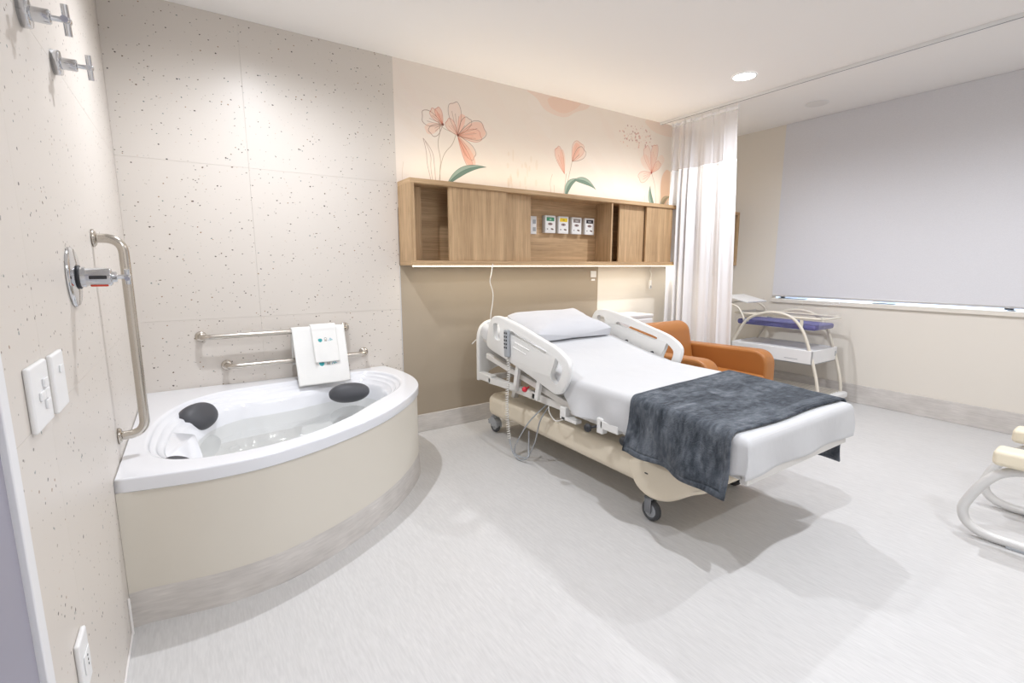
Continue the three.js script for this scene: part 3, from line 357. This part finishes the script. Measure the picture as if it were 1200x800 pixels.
// ---------------------------------------------------------------- hospital bed
const topY = z => { const a = 0.637 + Math.max(0, 1.36 - z) * 0.212, b = 0.637 - 0.032 * smooth(1.75, 2.43, z); const k = 0.05, h = 1.36 - z; const soft = 0.212 * (h + Math.sqrt(h * h + k * k)) / 2; return b + soft; };
const BX = 2.5, HALF = 0.45;
{
  const t = thing('hospital_bed', 'white electric hospital bed with cream base and raised head end', 'hospital bed');
  // chassis
  mesh('base_cover', [box(2.12, 0.165, 0.315, 2.88, 0.325, 1.86, 0.05, 5), box(2.11, 0.15, 0.31, 2.89, 0.315, 0.56, 0.05, 5)], M.beige, t);
  const fs = new THREE.Shape(loop2([[1.77, 0.29], [1.80, 0.20], [1.85, 0.155], [1.93, 0.138], [2.03, 0.165], [2.14, 0.24], [2.22, 0.29], [2.18, 0.325], [2.0, 0.335], [1.85, 0.325]], 60));
  const fe = new THREE.ExtrudeGeometry(fs, { depth: 0.76, bevelEnabled: true, bevelThickness: 0.03, bevelSize: 0.02, bevelSegments: 5, bevelOffset: -0.02 }); fe.applyMatrix4(new THREE.Matrix4().set(0, 0, -1, 2.88, 0, 1, 0, 0, 1, 0, 0, 0, 0, 0, 0, 1));
  const fc = mesh('foot_cover', toCreasedNormals(fe, 0.7), M.beige, t); mesh('access_slot', box(2.0875, 0.262, 1.885, 2.093, 0.268, 1.905, 0.001), M.blackPlastic, fc);
  for (const [x, z, y] of [[2.175, 0.315, 0], [2.825, 0.315, 0], [2.14, 1.885, 0], [2.86, 1.885, 0]]) {
    const k = new THREE.Group(); k.name = 'caster'; k.position.set(x, 0, z); t.add(k); const R = 0.056, sg = x < BX ? -1 : 1;
    mesh('tyre', new THREE.TorusGeometry(R - 0.013, 0.013, 12, 32).rotateY(Math.PI / 2).scale(1.3, 1, 1).translate(0, R, 0.012), M.tyre, k); mesh('hub', [cyl([-0.013, R, 0.012], [0.013, R, 0.012], R - 0.016, R - 0.016, 32), cyl([-0.019, R, 0.012], [0.019, R, 0.012], 0.012)], M.greyPlastic, k);
    const hoodR = R + 0.006; const hood = new THREE.CylinderGeometry(hoodR, hoodR, 0.008, 24, 1, false, Math.PI * 0.95, Math.PI * 0.9).rotateZ(Math.PI / 2);
    mesh('fork', [box(-0.024, R - 0.012, -0.018, -0.018, 0.128, 0.024, 0.003), box(0.018, R - 0.012, -0.018, 0.024, 0.128, 0.024, 0.003), box(-0.024, 0.116, -0.02, 0.024, 0.128, 0.028, 0.004), cyl([0, 0.126, 0], [0, 0.17, 0], 0.014)], z < 1 ? M.greyPlastic : M.darkSteel, k);
    if (z < 1) mesh('hood', new THREE.CylinderGeometry(R + 0.005, R + 0.005, 0.05, 24, 1, false, 0, Math.PI * 1.05).rotateZ(Math.PI / 2).rotateX(Math.PI * 0.05).translate(0, R + 0.004, 0.006), M.greyPlastic, k);
    if (z < 1) mesh('brake_pedal', box(-0.012, 0.07, -0.085, 0.012, 0.08, -0.02, 0.004), M.darkSteel, k);
  }
  // lift arms and deck frame
  for (const x of [2.21, 2.79]) { mesh('lift_arm', rot(box(x - 0.02, 0.25, 0.515, x + 0.02, 0.50, 0.555, 0.004), 'x', 0.3, [x, 0.3, 0.535]), M.bedFrame, t); mesh('lift_arm', rot(box(x - 0.02, 0.25, 1.78, x + 0.02, 0.47, 1.82, 0.004), 'x', 0.3, [x, 0.3, 1.8]), M.bedFrame, t); }
  mesh('deck_frame', [box(2.07, 0.425, 0.33, 2.11, 0.475, 2.4, 0.006), box(2.89, 0.425, 0.33, 2.93, 0.475, 2.4, 0.006), box(2.07, 0.43, 0.33, 2.93, 0.47, 0.37, 0.004), box(2.07, 0.43, 0.95, 2.93, 0.47, 0.99, 0.004), box(2.07, 0.43, 1.6, 2.93, 0.47, 1.64, 0.004), box(2.07, 0.41, 2.385, 2.95, 0.462, 2.42, 0.006)], M.bedFrame, t);
  mesh('side_bracket', [box(2.03, 0.395, 1.285, 2.075, 0.47, 1.335, 0.004), box(2.03, 0.395, 1.3, 2.075, 0.415, 1.43, 0.004), box(2.03, 0.40, 1.595, 2.07, 0.485, 1.64, 0.006), box(2.03, 0.43, 1.62, 2.07, 0.475, 1.75, 0.006), box(2.05, 0.395, 1.28, 2.95, 0.42, 1.32, 0.004)], M.bedWhite, t);
  mesh('deck_panel', [box(2.09, 0.478, 1.36, 2.91, 0.498, 2.39, 0.005), rot(box(2.09, 0.478, 0.36, 2.91, 0.498, 1.37, 0.005), 'x', Math.atan(0.212), [2.5, 0.498, 1.36])], M.bedFrame, t);
  for (const g of [rot(box(2.055, 0.455, 0.38, 2.085, 0.495, 1.36, 0.005), 'x', Math.atan(0.16), [2.07, 0.475, 1.36]), rot(box(2.915, 0.455, 0.38, 2.945, 0.495, 1.36, 0.005), 'x', Math.atan(0.16), [2.07, 0.475, 1.36])]) mesh('backrest_frame', g, M.bedFrame, t);
  for (const g of [box(2.045, 0.435, 0.30, 2.10, 0.49, 0.47, 0.006), box(2.90, 0.435, 0.30, 2.955, 0.49, 0.47, 0.006), rot(box(2.045, 0.43, 0.44, 2.075, 0.475, 0.8, 0.005), 'x', -0.05, [2.06, 0.46, 0.44])]) mesh('head_bracket', g, M.bedWhite, t);
  mesh('stop_knob', [ball([2.005, 0.42, 1.555], 0.024, [0.8, 1, 1]), cyl([2.01, 0.42, 1.56], [2.05, 0.435, 1.6], 0.007)], M.blackPlastic, t).userData.label = 'black round knob'; mesh('stop_knob', [ball([2.005, 0.425, 1.815], 0.024, [0.8, 1, 1]), cyl([2.01, 0.425, 1.815], [2.07, 0.44, 1.815], 0.007)], M.blackPlastic, t).userData.label = 'black round knob';
  mesh('release_knob', [ball([2.01, 0.502, 0.955], 0.0185), cyl([2.01, 0.502, 0.955], [2.06, 0.505, 0.93], 0.006)], M.redKnob, t).userData.label = 'red release knob';
  // headboard
  const hs = new THREE.Shape(); hs.moveTo(2.045, 0.425); hs.lineTo(2.045, 0.74); hs.bezierCurveTo(2.05, 0.83, 2.09, 0.875, 2.17, 0.882); hs.bezierCurveTo(2.35, 0.90, 2.65, 0.90, 2.83, 0.882); hs.bezierCurveTo(2.91, 0.875, 2.95, 0.83, 2.955, 0.74); hs.lineTo(2.955, 0.425); hs.lineTo(2.90, 0.425); hs.bezierCurveTo(2.88, 0.5, 2.8, 0.52, 2.7, 0.52); hs.lineTo(2.3, 0.52); hs.bezierCurveTo(2.2, 0.52, 2.12, 0.5, 2.10, 0.425); hs.closePath();
  mesh('headboard', toCreasedNormals(new THREE.ExtrudeGeometry(hs, { depth: 0.02, bevelEnabled: true, bevelThickness: 0.012, bevelSize: 0.012, bevelSegments: 4, bevelOffset: -0.012, curveSegments: 16 }).translate(0, 0, 0.272), 0.6), M.bedWhite, t);
  // side rails, outline in (z, y)
  const outline = [[0.50, 0.79], [0.525, 0.875], [0.56, 0.925], [0.615, 0.947], [0.71, 0.944], [0.91, 0.909], [1.10, 0.862], [1.265, 0.822], [1.345, 0.787], [1.388, 0.755], [1.402, 0.72], [1.395, 0.675], [1.371, 0.615], [1.335, 0.565], [1.288, 0.543], [1.235, 0.549], [1.105, 0.582], [1.0, 0.607], [0.85, 0.640], [0.718, 0.668], [0.58, 0.695], [0.51, 0.715], [0.495, 0.745]];
  const holes = [loop2([[0.58, 0.885], [0.60, 0.907], [0.64, 0.908], [0.675, 0.895], [0.69, 0.84], [0.69, 0.79], [0.665, 0.772], [0.61, 0.78], [0.585, 0.82]], 40), loop2([[0.80, 0.868], [0.835, 0.874], [1.0, 0.842], [1.175, 0.806], [1.205, 0.785], [1.18, 0.76], [1.1, 0.771], [0.95, 0.802], [0.81, 0.832], [0.785, 0.85]], 60), loop2([[1.272, 0.768], [1.31, 0.752], [1.346, 0.715], [1.34, 0.66], [1.305, 0.603], [1.27, 0.597], [1.222, 0.64], [1.245, 0.71]], 40)];
  const ol = loop2(outline, 140);
  for (const [xo, sg] of [[2.032, -1], [3.012, 1]]) {
    const k = mesh('side_rail', toCreasedNormals(plateZY(ol, holes, xo, 0.034, 0.011), 0.7), M.bedWhite, t); const xf = sg < 0 ? xo - 0.034 : xo;
    mesh('embossed_rib', [[0.86, 0.795, 1.02, 0.765], [0.84, 0.762, 0.98, 0.735]].map(([a, b, c, d]) => cyl([xf, b, a], [xf, d, c], 0.0045, 0.0045, 10)), M.bedWhite, k);
    [box(xo - (sg < 0 ? 0.02 : 0.03), 0.50, 0.825, xo - (sg < 0 ? -0.005 : 0.005), 0.66, 0.86, 0.004), box(xo - (sg < 0 ? 0.02 : 0.03), 0.455, 1.07, xo - (sg < 0 ? -0.005 : 0.005), 0.61, 1.105, 0.004)].forEach((g, i) => mesh('rail_post', rot(g, 'x', 0.22, [xo, 0.55, i ? 1.09 : 0.84]), M.bedWhite, t));
    if (sg > 0) for (const [y, z] of [[0.727, 0.915], [0.675, 1.16]]) mesh('bolt', cyl([2.965, y, z], [2.985, y, z], 0.012), M.blackPlastic, t);
  }
  mesh('cable', tube([[2.1, 0.44, 1.1], [2.06, 0.40, 1.08], [2.03, 0.30, 0.99], [2.02, 0.18, 0.90], [2.01, 0.07, 0.84], [2.02, 0.02, 0.85], [2.05, 0.03, 0.93], [2.07, 0.15, 0.99], [2.08, 0.3, 1.03], [2.1, 0.42, 1.1]], 0.0045, 90, 8), M.greyPlastic, t).userData.label = 'looped grey power cable'; mesh('cable', tube([[2.08, 0.44, 1.12], [2.05, 0.40, 1.16], [2.05, 0.36, 1.22], [2.07, 0.38, 1.28]], 0.004, 30, 8), M.cord, t);
  // mattress: rounded slab following the deck
  const prof = [], n = 50; for (let i = 0; i <= n; i++) { const z = lerp(0.345, 2.425, i / n); prof.push(V2(z, topY(z))); } for (let i = n; i >= 0; i--) { const z = lerp(0.345, 2.425, i / n); prof.push(V2(z, topY(z) - 0.125)); }
  const mg = new THREE.ExtrudeGeometry(new THREE.Shape(prof), { depth: 0.84, bevelEnabled: true, bevelThickness: 0.03, bevelSize: 0.025, bevelSegments: 5, bevelOffset: -0.025 }); mg.applyMatrix4(new THREE.Matrix4().set(0, 0, -1, 2.92, 0, 1, 0, 0, 1, 0, 0, 0, 0, 0, 0, 1));
  solo('mattress', 'white mattress under the bed sheet', 'mattress', toCreasedNormals(mg, 0.7), M.bedFrame);
  // drape: cross position a (m, 0 = bed centre line), length position b (z); beyond the edges the cloth falls
  const drape = (lift, flare, seed) => (a, b, zf) => {
    const R = 0.03, half = HALF + lift, fall = (d) => { const L = R * Math.PI / 2; return d < 0 ? [d, 0] : d < L ? [R * Math.sin(d / R), R * (1 - Math.cos(d / R))] : [R, R + d - L]; };
    const sx = Math.sign(a), da = Math.abs(a) - (half - R), db = b - (zf - R), [ox, dy1] = fall(da), [oz, dy2] = fall(db); const d = Math.max(dy1, dy2), m = Math.min(dy1, dy2);
    const hang = smooth(0.02, 0.25, dy1), fz = hang * (0.016 * Math.sin(b * 15 + seed + a * 14) + 0.012 * Math.sin(b * 29 + seed * 2 - a * 11)) * (seed < 2 ? 1 - 0.8 * smooth(1.7, 1.85, b) : 1), fx = smooth(0.02, 0.2, dy2) * 0.009 * Math.sin(a * 15 + seed);
    const x = BX + sx * ((half - R) + ox + flare * dy1 + m * 0.07 + fz), z = (zf - R) + oz + m * 0.07 + fx + flare * dy2 * 0.5;
    return [x, topY(Math.min(z, zf)) + lift - d + (d < 0.01 ? 0.004 * (fbm(a * 6 + seed + 20, b * 6 + 20, 2) - 0.5) : 0), db < 0 ? b : z];
  };
  // fitted sheet
  const sh = drape(0.010, 0.05, 1.3);
  const dropL = z => lerp(0.10, 0.20, smooth(1.28, 1.42, z)) - 0.04 * smooth(2.3, 2.42, z), dropR = () => 0.13;
  const zA = 0.36, zB = 2.43 + 0.15;
  const sheetG = cloth((u, v) => { const b = lerp(zA, zB, v), footK = smooth(2.40, 2.45, b); const aL = -(HALF + dropL(b) - 0.012), aR = HALF + dropR(); return sh(lerp(aL, aR, u), b, 2.43); }, 130, 170, 0.004, 2, 3);
  solo('bed_sheet', 'white cotton sheet stretched over the hospital bed mattress', 'bed sheet', sheetG, M.sheet);
  // plush throw across the foot of the bed
  const bl = drape(0.024, 0.13, 3.1);
  const blG = cloth((u, v) => { const a = lerp(-(HALF + 0.285), HALF + 0.36, u), k = smooth(-0.4, 0.4, a); const zh = lerp(1.83, 1.775, k), zf = lerp(2.375, 2.385, k); const wob = 0.008 * Math.sin(a * 9 + v * 3); const w = smooth(0, 0.05, v) * smooth(0, 0.05, 1 - v); const p = bl(a, lerp(zh, zf, v) + wob, 2.6); p[1] += 0.004 * w * (fbm(u * 9 + 3, v * 7 + 5, 3) - 0.4); return p; }, 140, 70, 0.009, 1, 1);
  solo('plush_throw', 'dark grey plush throw blanket across the foot of the bed', 'blanket', blG, M.plush);
  // pillow leaning on the raised backrest
  const pg = new THREE.SphereGeometry(1, 64, 40), pp = pg.attributes.position; const se = (v, e) => Math.sign(v) * Math.pow(Math.abs(v), e);
  for (let i = 0; i < pp.count; i++) { const x = pp.getX(i), y = pp.getY(i), z = pp.getZ(i); const l = Math.max(Math.abs(x), Math.abs(z), 1e-6), q = Math.hypot(x, z), s = q > 1e-6 ? Math.pow(q, 1) / l : 1; let X = x * lerp(1, s, 0.82), Z = z * lerp(1, s, 0.82); const edge = Math.max(Math.abs(X), Math.abs(Z)); const h = Math.pow(Math.max(0, 1 - Math.pow(edge, 3.2)), 0.55); let Y = Math.sign(y) * h * (y > 0 ? 0.095 : 0.045) ; Y += 0.010 * (fbm(X * 3 + 9, Z * 3 + 4, 3) - 0.5) * (y > 0 ? 1 : 0.2); const pinch = 1 - 0.05 * (1 - Math.min(1, Math.abs(Z * X) * 1.6)); pp.setXYZ(i, X * 0.355 * pinch, Y, Z * 0.215 * pinch); }
  pg.computeVertexNormals(); pg.rotateX(Math.atan(0.25)); pg.rotateY(0.02); pg.translate(2.545, topY(0.64) + 0.052, 0.64);
  solo('pillow', 'white pillow resting on the raised head of the bed', 'pillow', pg, M.pillow);
  // hand control clipped on the rail
  const rc = thing('bed_remote', 'grey bed hand control with coiled cord on the rail', 'remote control');
  const tilt = 0.0; mesh('body', rot(box(1.972, 0.69, 0.762, 1.997, 0.872, 0.812, 0.010, 3), 'x', -0.03, [1.98, 0.78, 0.79]), M.greyPlastic, rc);
  for (let i = 0; i < 5; i++) for (const dz of [-0.011, 0.011]) mesh('button', box(1.969, 0.748 + i * 0.024, 0.787 + dz - 0.006, 1.9735, 0.76 + i * 0.024, 0.787 + dz + 0.006, 0.002), M.blackPlastic, rc);
  const path = new THREE.CatmullRomCurve3([V3(1.985, 0.69, 0.79), V3(1.99, 0.6, 0.80), V3(1.985, 0.48, 0.79), V3(1.98, 0.36, 0.79), V3(1.98, 0.24, 0.80), V3(1.985, 0.13, 0.815)]), coil = [], turns = 36; for (let i = 0; i <= turns * 8; i++) { const s = i / (turns * 8), p = path.getPointAt(s), a = s * turns * 2 * Math.PI; coil.push([p.x + Math.cos(a) * 0.010, p.y, p.z + Math.sin(a) * 0.010]); }
  mesh('coiled_cord', tube(coil, 0.0031, turns * 10, 5), M.cord, rc); mesh('cord_loop', tube([[1.985, 0.13, 0.815], [1.99, 0.07, 0.83], [2.0, 0.02, 0.865], [2.01, 0.012, 0.92], [2.02, 0.05, 0.98], [2.04, 0.08, 0.96], [2.07, 0.2, 0.92]], 0.005, 60, 8), M.greyPlastic, rc);
}

// ---------------------------------------------------------------- armchair, bedside cabinet
{
  const t = thing('armchair', 'tan orange leather armchair with square arms behind the bed', 'armchair');
  const soft = (x0, y0, z0, x1, y1, z1, r, bulge = 0.02) => { const g = box(x0, y0, z0, x1, y1, z1, r, 8); return metreUV(g); };
  const arm = (x0, x1) => { const s = new THREE.Shape(); s.moveTo(0.52, 0.06); s.lineTo(0.52, 0.56); s.quadraticCurveTo(0.52, 0.60, 0.58, 0.602); s.lineTo(1.33, 0.625); s.quadraticCurveTo(1.445, 0.625, 1.455, 0.52); s.lineTo(1.465, 0.06); s.closePath(); const g = new THREE.ExtrudeGeometry(s, { depth: x1 - x0 - 0.04, bevelEnabled: true, bevelThickness: 0.02, bevelSize: 0.02, bevelSegments: 5, bevelOffset: -0.02, curveSegments: 12 }); g.translate(0, 0, 0.02); g.applyMatrix4(new THREE.Matrix4().set(0, 0, -1, x1, 0, 1, 0, 0, 1, 0, 0, 0, 0, 0, 0, 1)); return toCreasedNormals(g, 0.7); };
  mesh('arm', arm(3.215, 3.355), M.leather, t); mesh('arm', arm(3.955, 4.095), M.leather, t);
  mesh('seat_base', box(3.355, 0.08, 0.55, 3.955, 0.30, 1.44, 0.015, 3), M.leather, t); mesh('seat_cushion', soft(3.358, 0.29, 0.86, 3.952, 0.445, 1.47, 0.035), M.leather, t);
  mesh('backrest', rot(soft(3.30, 0.28, 0.60, 3.985, 0.835, 0.84, 0.10), 'x', -0.2, [3.65, 0.4, 0.86]), M.leather, t);
  for (const [x, z] of [[3.27, 0.6], [4.04, 0.6], [3.27, 1.4], [4.04, 1.4]]) mesh('foot', cyl([x, 0, z], [x, 0.065, z], 0.022, 0.026), M.blackPlastic, t);
  const n = thing('bedside_cabinet', 'white bedside cabinet against the wall behind the armchair', 'bedside cabinet'); mesh('body', box(3.50, 0.05, 0.02, 3.985, 0.80, 0.30, 0.006), M.white, n); mesh('top', box(3.49, 0.80, 0.016, 3.995, 0.826, 0.308, 0.006), M.white, n); for (const y of [0.1, 0.46]) { const d = mesh('drawer', box(3.51, y, 0.30, 3.975, y + 0.32, 0.315, 0.004), M.white, n); mesh('handle', cyl([3.67, y + 0.26, 0.33], [3.82, y + 0.26, 0.33], 0.005), M.alu, d); } for (const x of [3.53, 3.95]) for (const z of [0.05, 0.27]) mesh('foot', cyl([x, 0, z], [x, 0.055, z], 0.018), M.blackPlastic, n);
}

// ---------------------------------------------------------------- curtain on its ceiling track
{
  const tx = 4.3355;
  const tr = thing('curtain_track', 'thin white ceiling curtain track crossing the room', 'curtain track'); mesh('rail', box(tx - 0.012, H - 0.022, 0.0, tx + 0.012, H, 4.4, 0.002), M.white, tr); mesh('slot', box(tx - 0.003, H - 0.0235, 0.01, tx + 0.003, H - 0.0215, 4.39, 0), M.darkSteel, tr);
  const t = thing('hospital_curtain', 'white privacy curtain with sheer net top beside the armchair', 'curtain');
  const fold = (s, k) => 0.05 * k * lerp(1, 0.4, smooth(0.35, 0.6, s)) * Math.sin(2 * Math.PI * (s < 0.45 ? s * 9 : 4.05 + (s - 0.45) * 4.2)) + 0.004 * k * Math.sin(s * 2 * Math.PI * 17 + 1);
  const f = (ya, yb) => (u, v) => { const y = lerp(ya, yb, v), h = (2.64 - y) / 2.3; const s = u; const z = lerp(0.15, lerp(0.815, 0.90, h), s < 0.5 ? s * 0.88 : 0.44 + (s - 0.5) * 1.12) + 0.012 * Math.sin(s * 40); return [tx + fold(s, lerp(0.35, 1, smooth(0, 0.35, h))), y, z]; };
  mesh('cloth', cloth(f(0.12, 2.2), 200, 30, 0.002), M.curtain, t); mesh('net_top', cloth(f(2.2, 2.645), 200, 12, 0.001), M.net, t);
  mesh('seam', cloth(f(2.19, 2.206), 200, 2, 0.004), M.curtain, t); mesh('top_hem', cloth(f(2.625, 2.65), 200, 2, 0.003), M.curtain, t);
  for (let i = 0; i < 10; i++) { const p = f(0, 2.65)(i / 9, 1); mesh('hook', [cyl([tx, H - 0.02, p[2]], [p[0], 2.64, p[2]], 0.003, 0.003, 8), box(p[0] - 0.006, 2.625, p[2] - 0.007, p[0] + 0.006, 2.655, p[2] + 0.007, 0.003)], M.white, t); }
}

// ---------------------------------------------------------------- bassinet trolley
{
  const t = thing('baby_bassinet', 'clear acrylic baby bassinet trolley with lilac mattress by window wall', 'bassinet');
  const arch = (x) => tube([[x, 0.10, 1.455], [x, 0.20, 1.445], [x, 0.354, 1.407], [x, 0.561, 1.338], [x, 0.706, 1.274], [x, 0.80, 1.19], [x, 0.842, 1.085], [x, 0.845, 0.95], [x, 0.80, 0.81], [x, 0.735, 0.725], [x, 0.62, 0.66], [x, 0.5, 0.60], [x, 0.3, 0.545], [x, 0.10, 0.52]], 0.0135, 110, 14);
  for (const x of [4.87, 5.32]) mesh('leg_frame', arch(x), M.tubeCream, t);
  for (const z of [1.47, 0.52]) mesh('foot_bar', rot(box(4.83, 0.055, z - 0.035, 5.36, 0.115, z + 0.035, 0.02, 4), 'y', 0), M.white, t);
  for (const x of [4.88, 5.31]) for (const z of [0.52, 1.47]) { const c = mesh('caster', [new THREE.TorusGeometry(0.02, 0.01, 10, 24).rotateY(Math.PI / 2).translate(x, 0.03, z), cyl([x - 0.01, 0.03, z], [x + 0.01, 0.03, z], 0.02), cyl([x, 0.05, z], [x, 0.075, z], 0.012)], M.greyPlastic, t); }
  const d = mesh('drawer_box', [box(4.855, 0.40, 0.60, 5.335, 0.415, 1.385, 0.006), box(4.855, 0.40, 0.60, 4.87, 0.53, 1.385, 0.006), box(5.32, 0.40, 0.60, 5.335, 0.53, 1.385, 0.006), box(4.855, 0.40, 0.60, 5.335, 0.53, 0.615, 0.006), box(4.855, 0.40, 1.37, 5.335, 0.53, 1.385, 0.006), box(4.87, 0.505, 0.61, 5.32, 0.52, 1.375, 0.004)], M.white, t); d.userData.label = 'white storage tray';
  mesh('printed_mark', [box(4.8535, 0.437, 1.14, 4.855, 0.4415, 1.26, 0), box(5.29, 0.445, 1.385, 5.31, 0.492, 1.3865, 0)], M.greyPlastic, d);
  mesh('cradle_ring', tube([[4.9, 0.815, 0.66], [4.9, 0.815, 1.32], [4.93, 0.815, 1.40], [5.0, 0.815, 1.42], [5.2, 0.815, 1.42], [5.27, 0.815, 1.40], [5.3, 0.815, 1.32], [5.3, 0.815, 0.66], [5.27, 0.815, 0.59], [5.2, 0.815, 0.57], [5.0, 0.815, 0.57], [4.93, 0.815, 0.59]], 0.011, 120, 12, true), M.tubeCream, t);
  mesh('mattress', box(4.915, 0.705, 0.61, 5.285, 0.755, 1.36, 0.02, 4), M.lilac, t).userData.label = 'lilac mattress pad';
  for (let k = 0; k < 9; k++) mesh('shelf_wire', cyl([4.9 + k * 0.05, 0.118, 0.53], [4.9 + k * 0.05, 0.118, 1.46], 0.0035, 0.0035, 8), M.tubeCream, t);
  mesh('strap', [box(4.895, 0.72, 1.23, 4.905, 0.80, 1.26, 0.003), box(4.895, 0.718, 1.23, 5.3, 0.724, 1.26, 0.002)], M.tubeCream, t);
  const wallp = (x0, z0, x1, z1) => { const s = 0.02; return new THREE.PlaneGeometry(Math.hypot(x1 - x0, z1 - z0), 0.22).rotateY(Math.atan2(-(z1 - z0), x1 - x0)).translate((x0 + x1) / 2, 0.83, (z0 + z1) / 2); };
  mesh('cradle', [wallp(4.91, 0.59, 4.91, 1.39), wallp(5.29, 0.59, 5.29, 1.39), wallp(4.91, 0.59, 5.29, 0.59), wallp(4.91, 1.39, 5.29, 1.39)], M.clear, t).userData.label = 'clear acrylic cradle';
  mesh('cradle_lip', tube([[4.91, 0.94, 0.62], [4.91, 0.94, 1.36], [4.94, 0.94, 1.39], [5.26, 0.94, 1.39], [5.29, 0.94, 1.36], [5.29, 0.94, 0.62], [5.26, 0.94, 0.59], [4.94, 0.94, 0.59]], 0.004, 120, 8, true, 0.1), M.clear, t);
  mesh('push_handle', tube([[4.87, 0.735, 0.72], [4.87, 0.80, 0.69], [4.87, 0.87, 0.64], [4.87, 0.90, 0.56], [4.88, 0.905, 0.48], [4.95, 0.905, 0.45], [5.25, 0.905, 0.45], [5.31, 0.905, 0.48], [5.32, 0.90, 0.56], [5.32, 0.87, 0.64], [5.32, 0.80, 0.69], [5.32, 0.735, 0.72]], 0.010, 100, 10), M.tubeCream, t);
  for (const x of [4.86, 5.3]) mesh('clamp', box(x, 0.735, 0.71, x + 0.035, 0.765, 0.75, 0.004), M.greyPlastic, t);
  solo('paper_pad', 'white paper pad lying across the head of the bassinet', 'paper', rot(box(4.89, 0.945, 0.46, 5.25, 0.957, 0.72, 0.003), 'x', 0.22, [5.06, 0.95, 0.60]), M.white);
}

// ---------------------------------------------------------------- sled chair at the right edge
{
  const t = thing('sled_chair', 'low sled base chair with cream padded arms and white tubes', 'chair', [3.31, 0, 2.80], 0.05);
  for (const x of [0, 0.47]) {
    mesh('sled_frame', tube([[x, 0.032, 0.75], [x, 0.024, 0.5], [x, 0.024, 0.2], [x, 0.03, 0.09], [x, 0.062, 0.03], [x, 0.12, 0.008], [x, 0.19, 0.026], [x, 0.275, 0.066], [x, 0.338, 0.115], [x, 0.37, 0.185], [x, 0.38, 0.3], [x, 0.39, 0.7]], 0.021, 90, 16), M.tubeWhite, t);
    mesh('glide', box(x - 0.02, 0.0, 0.17, x + 0.02, 0.014, 0.30, 0.004), M.greyPlastic, t);
    mesh('arm_pad', box(x - 0.06, 0.388, 0.085, x + 0.06, 0.462, 0.62, 0.022, 5), M.padCream, t);
  }
  mesh('seat', box(0.05, 0.30, 0.34, 0.42, 0.39, 0.80, 0.03, 4), M.padCream, t); mesh('backrest', rot(box(0.05, 0.36, 0.80, 0.42, 0.85, 0.88, 0.03, 4), 'x', 0.3, [0.2, 0.36, 0.84]), M.padCream, t); mesh('cross_bar', [cyl([0, 0.375, 0.5], [0.47, 0.375, 0.5], 0.012), cyl([0, 0.385, 0.68], [0.47, 0.385, 0.68], 0.012)], M.tubeWhite, t);
}

renderer.render(scene, camera);
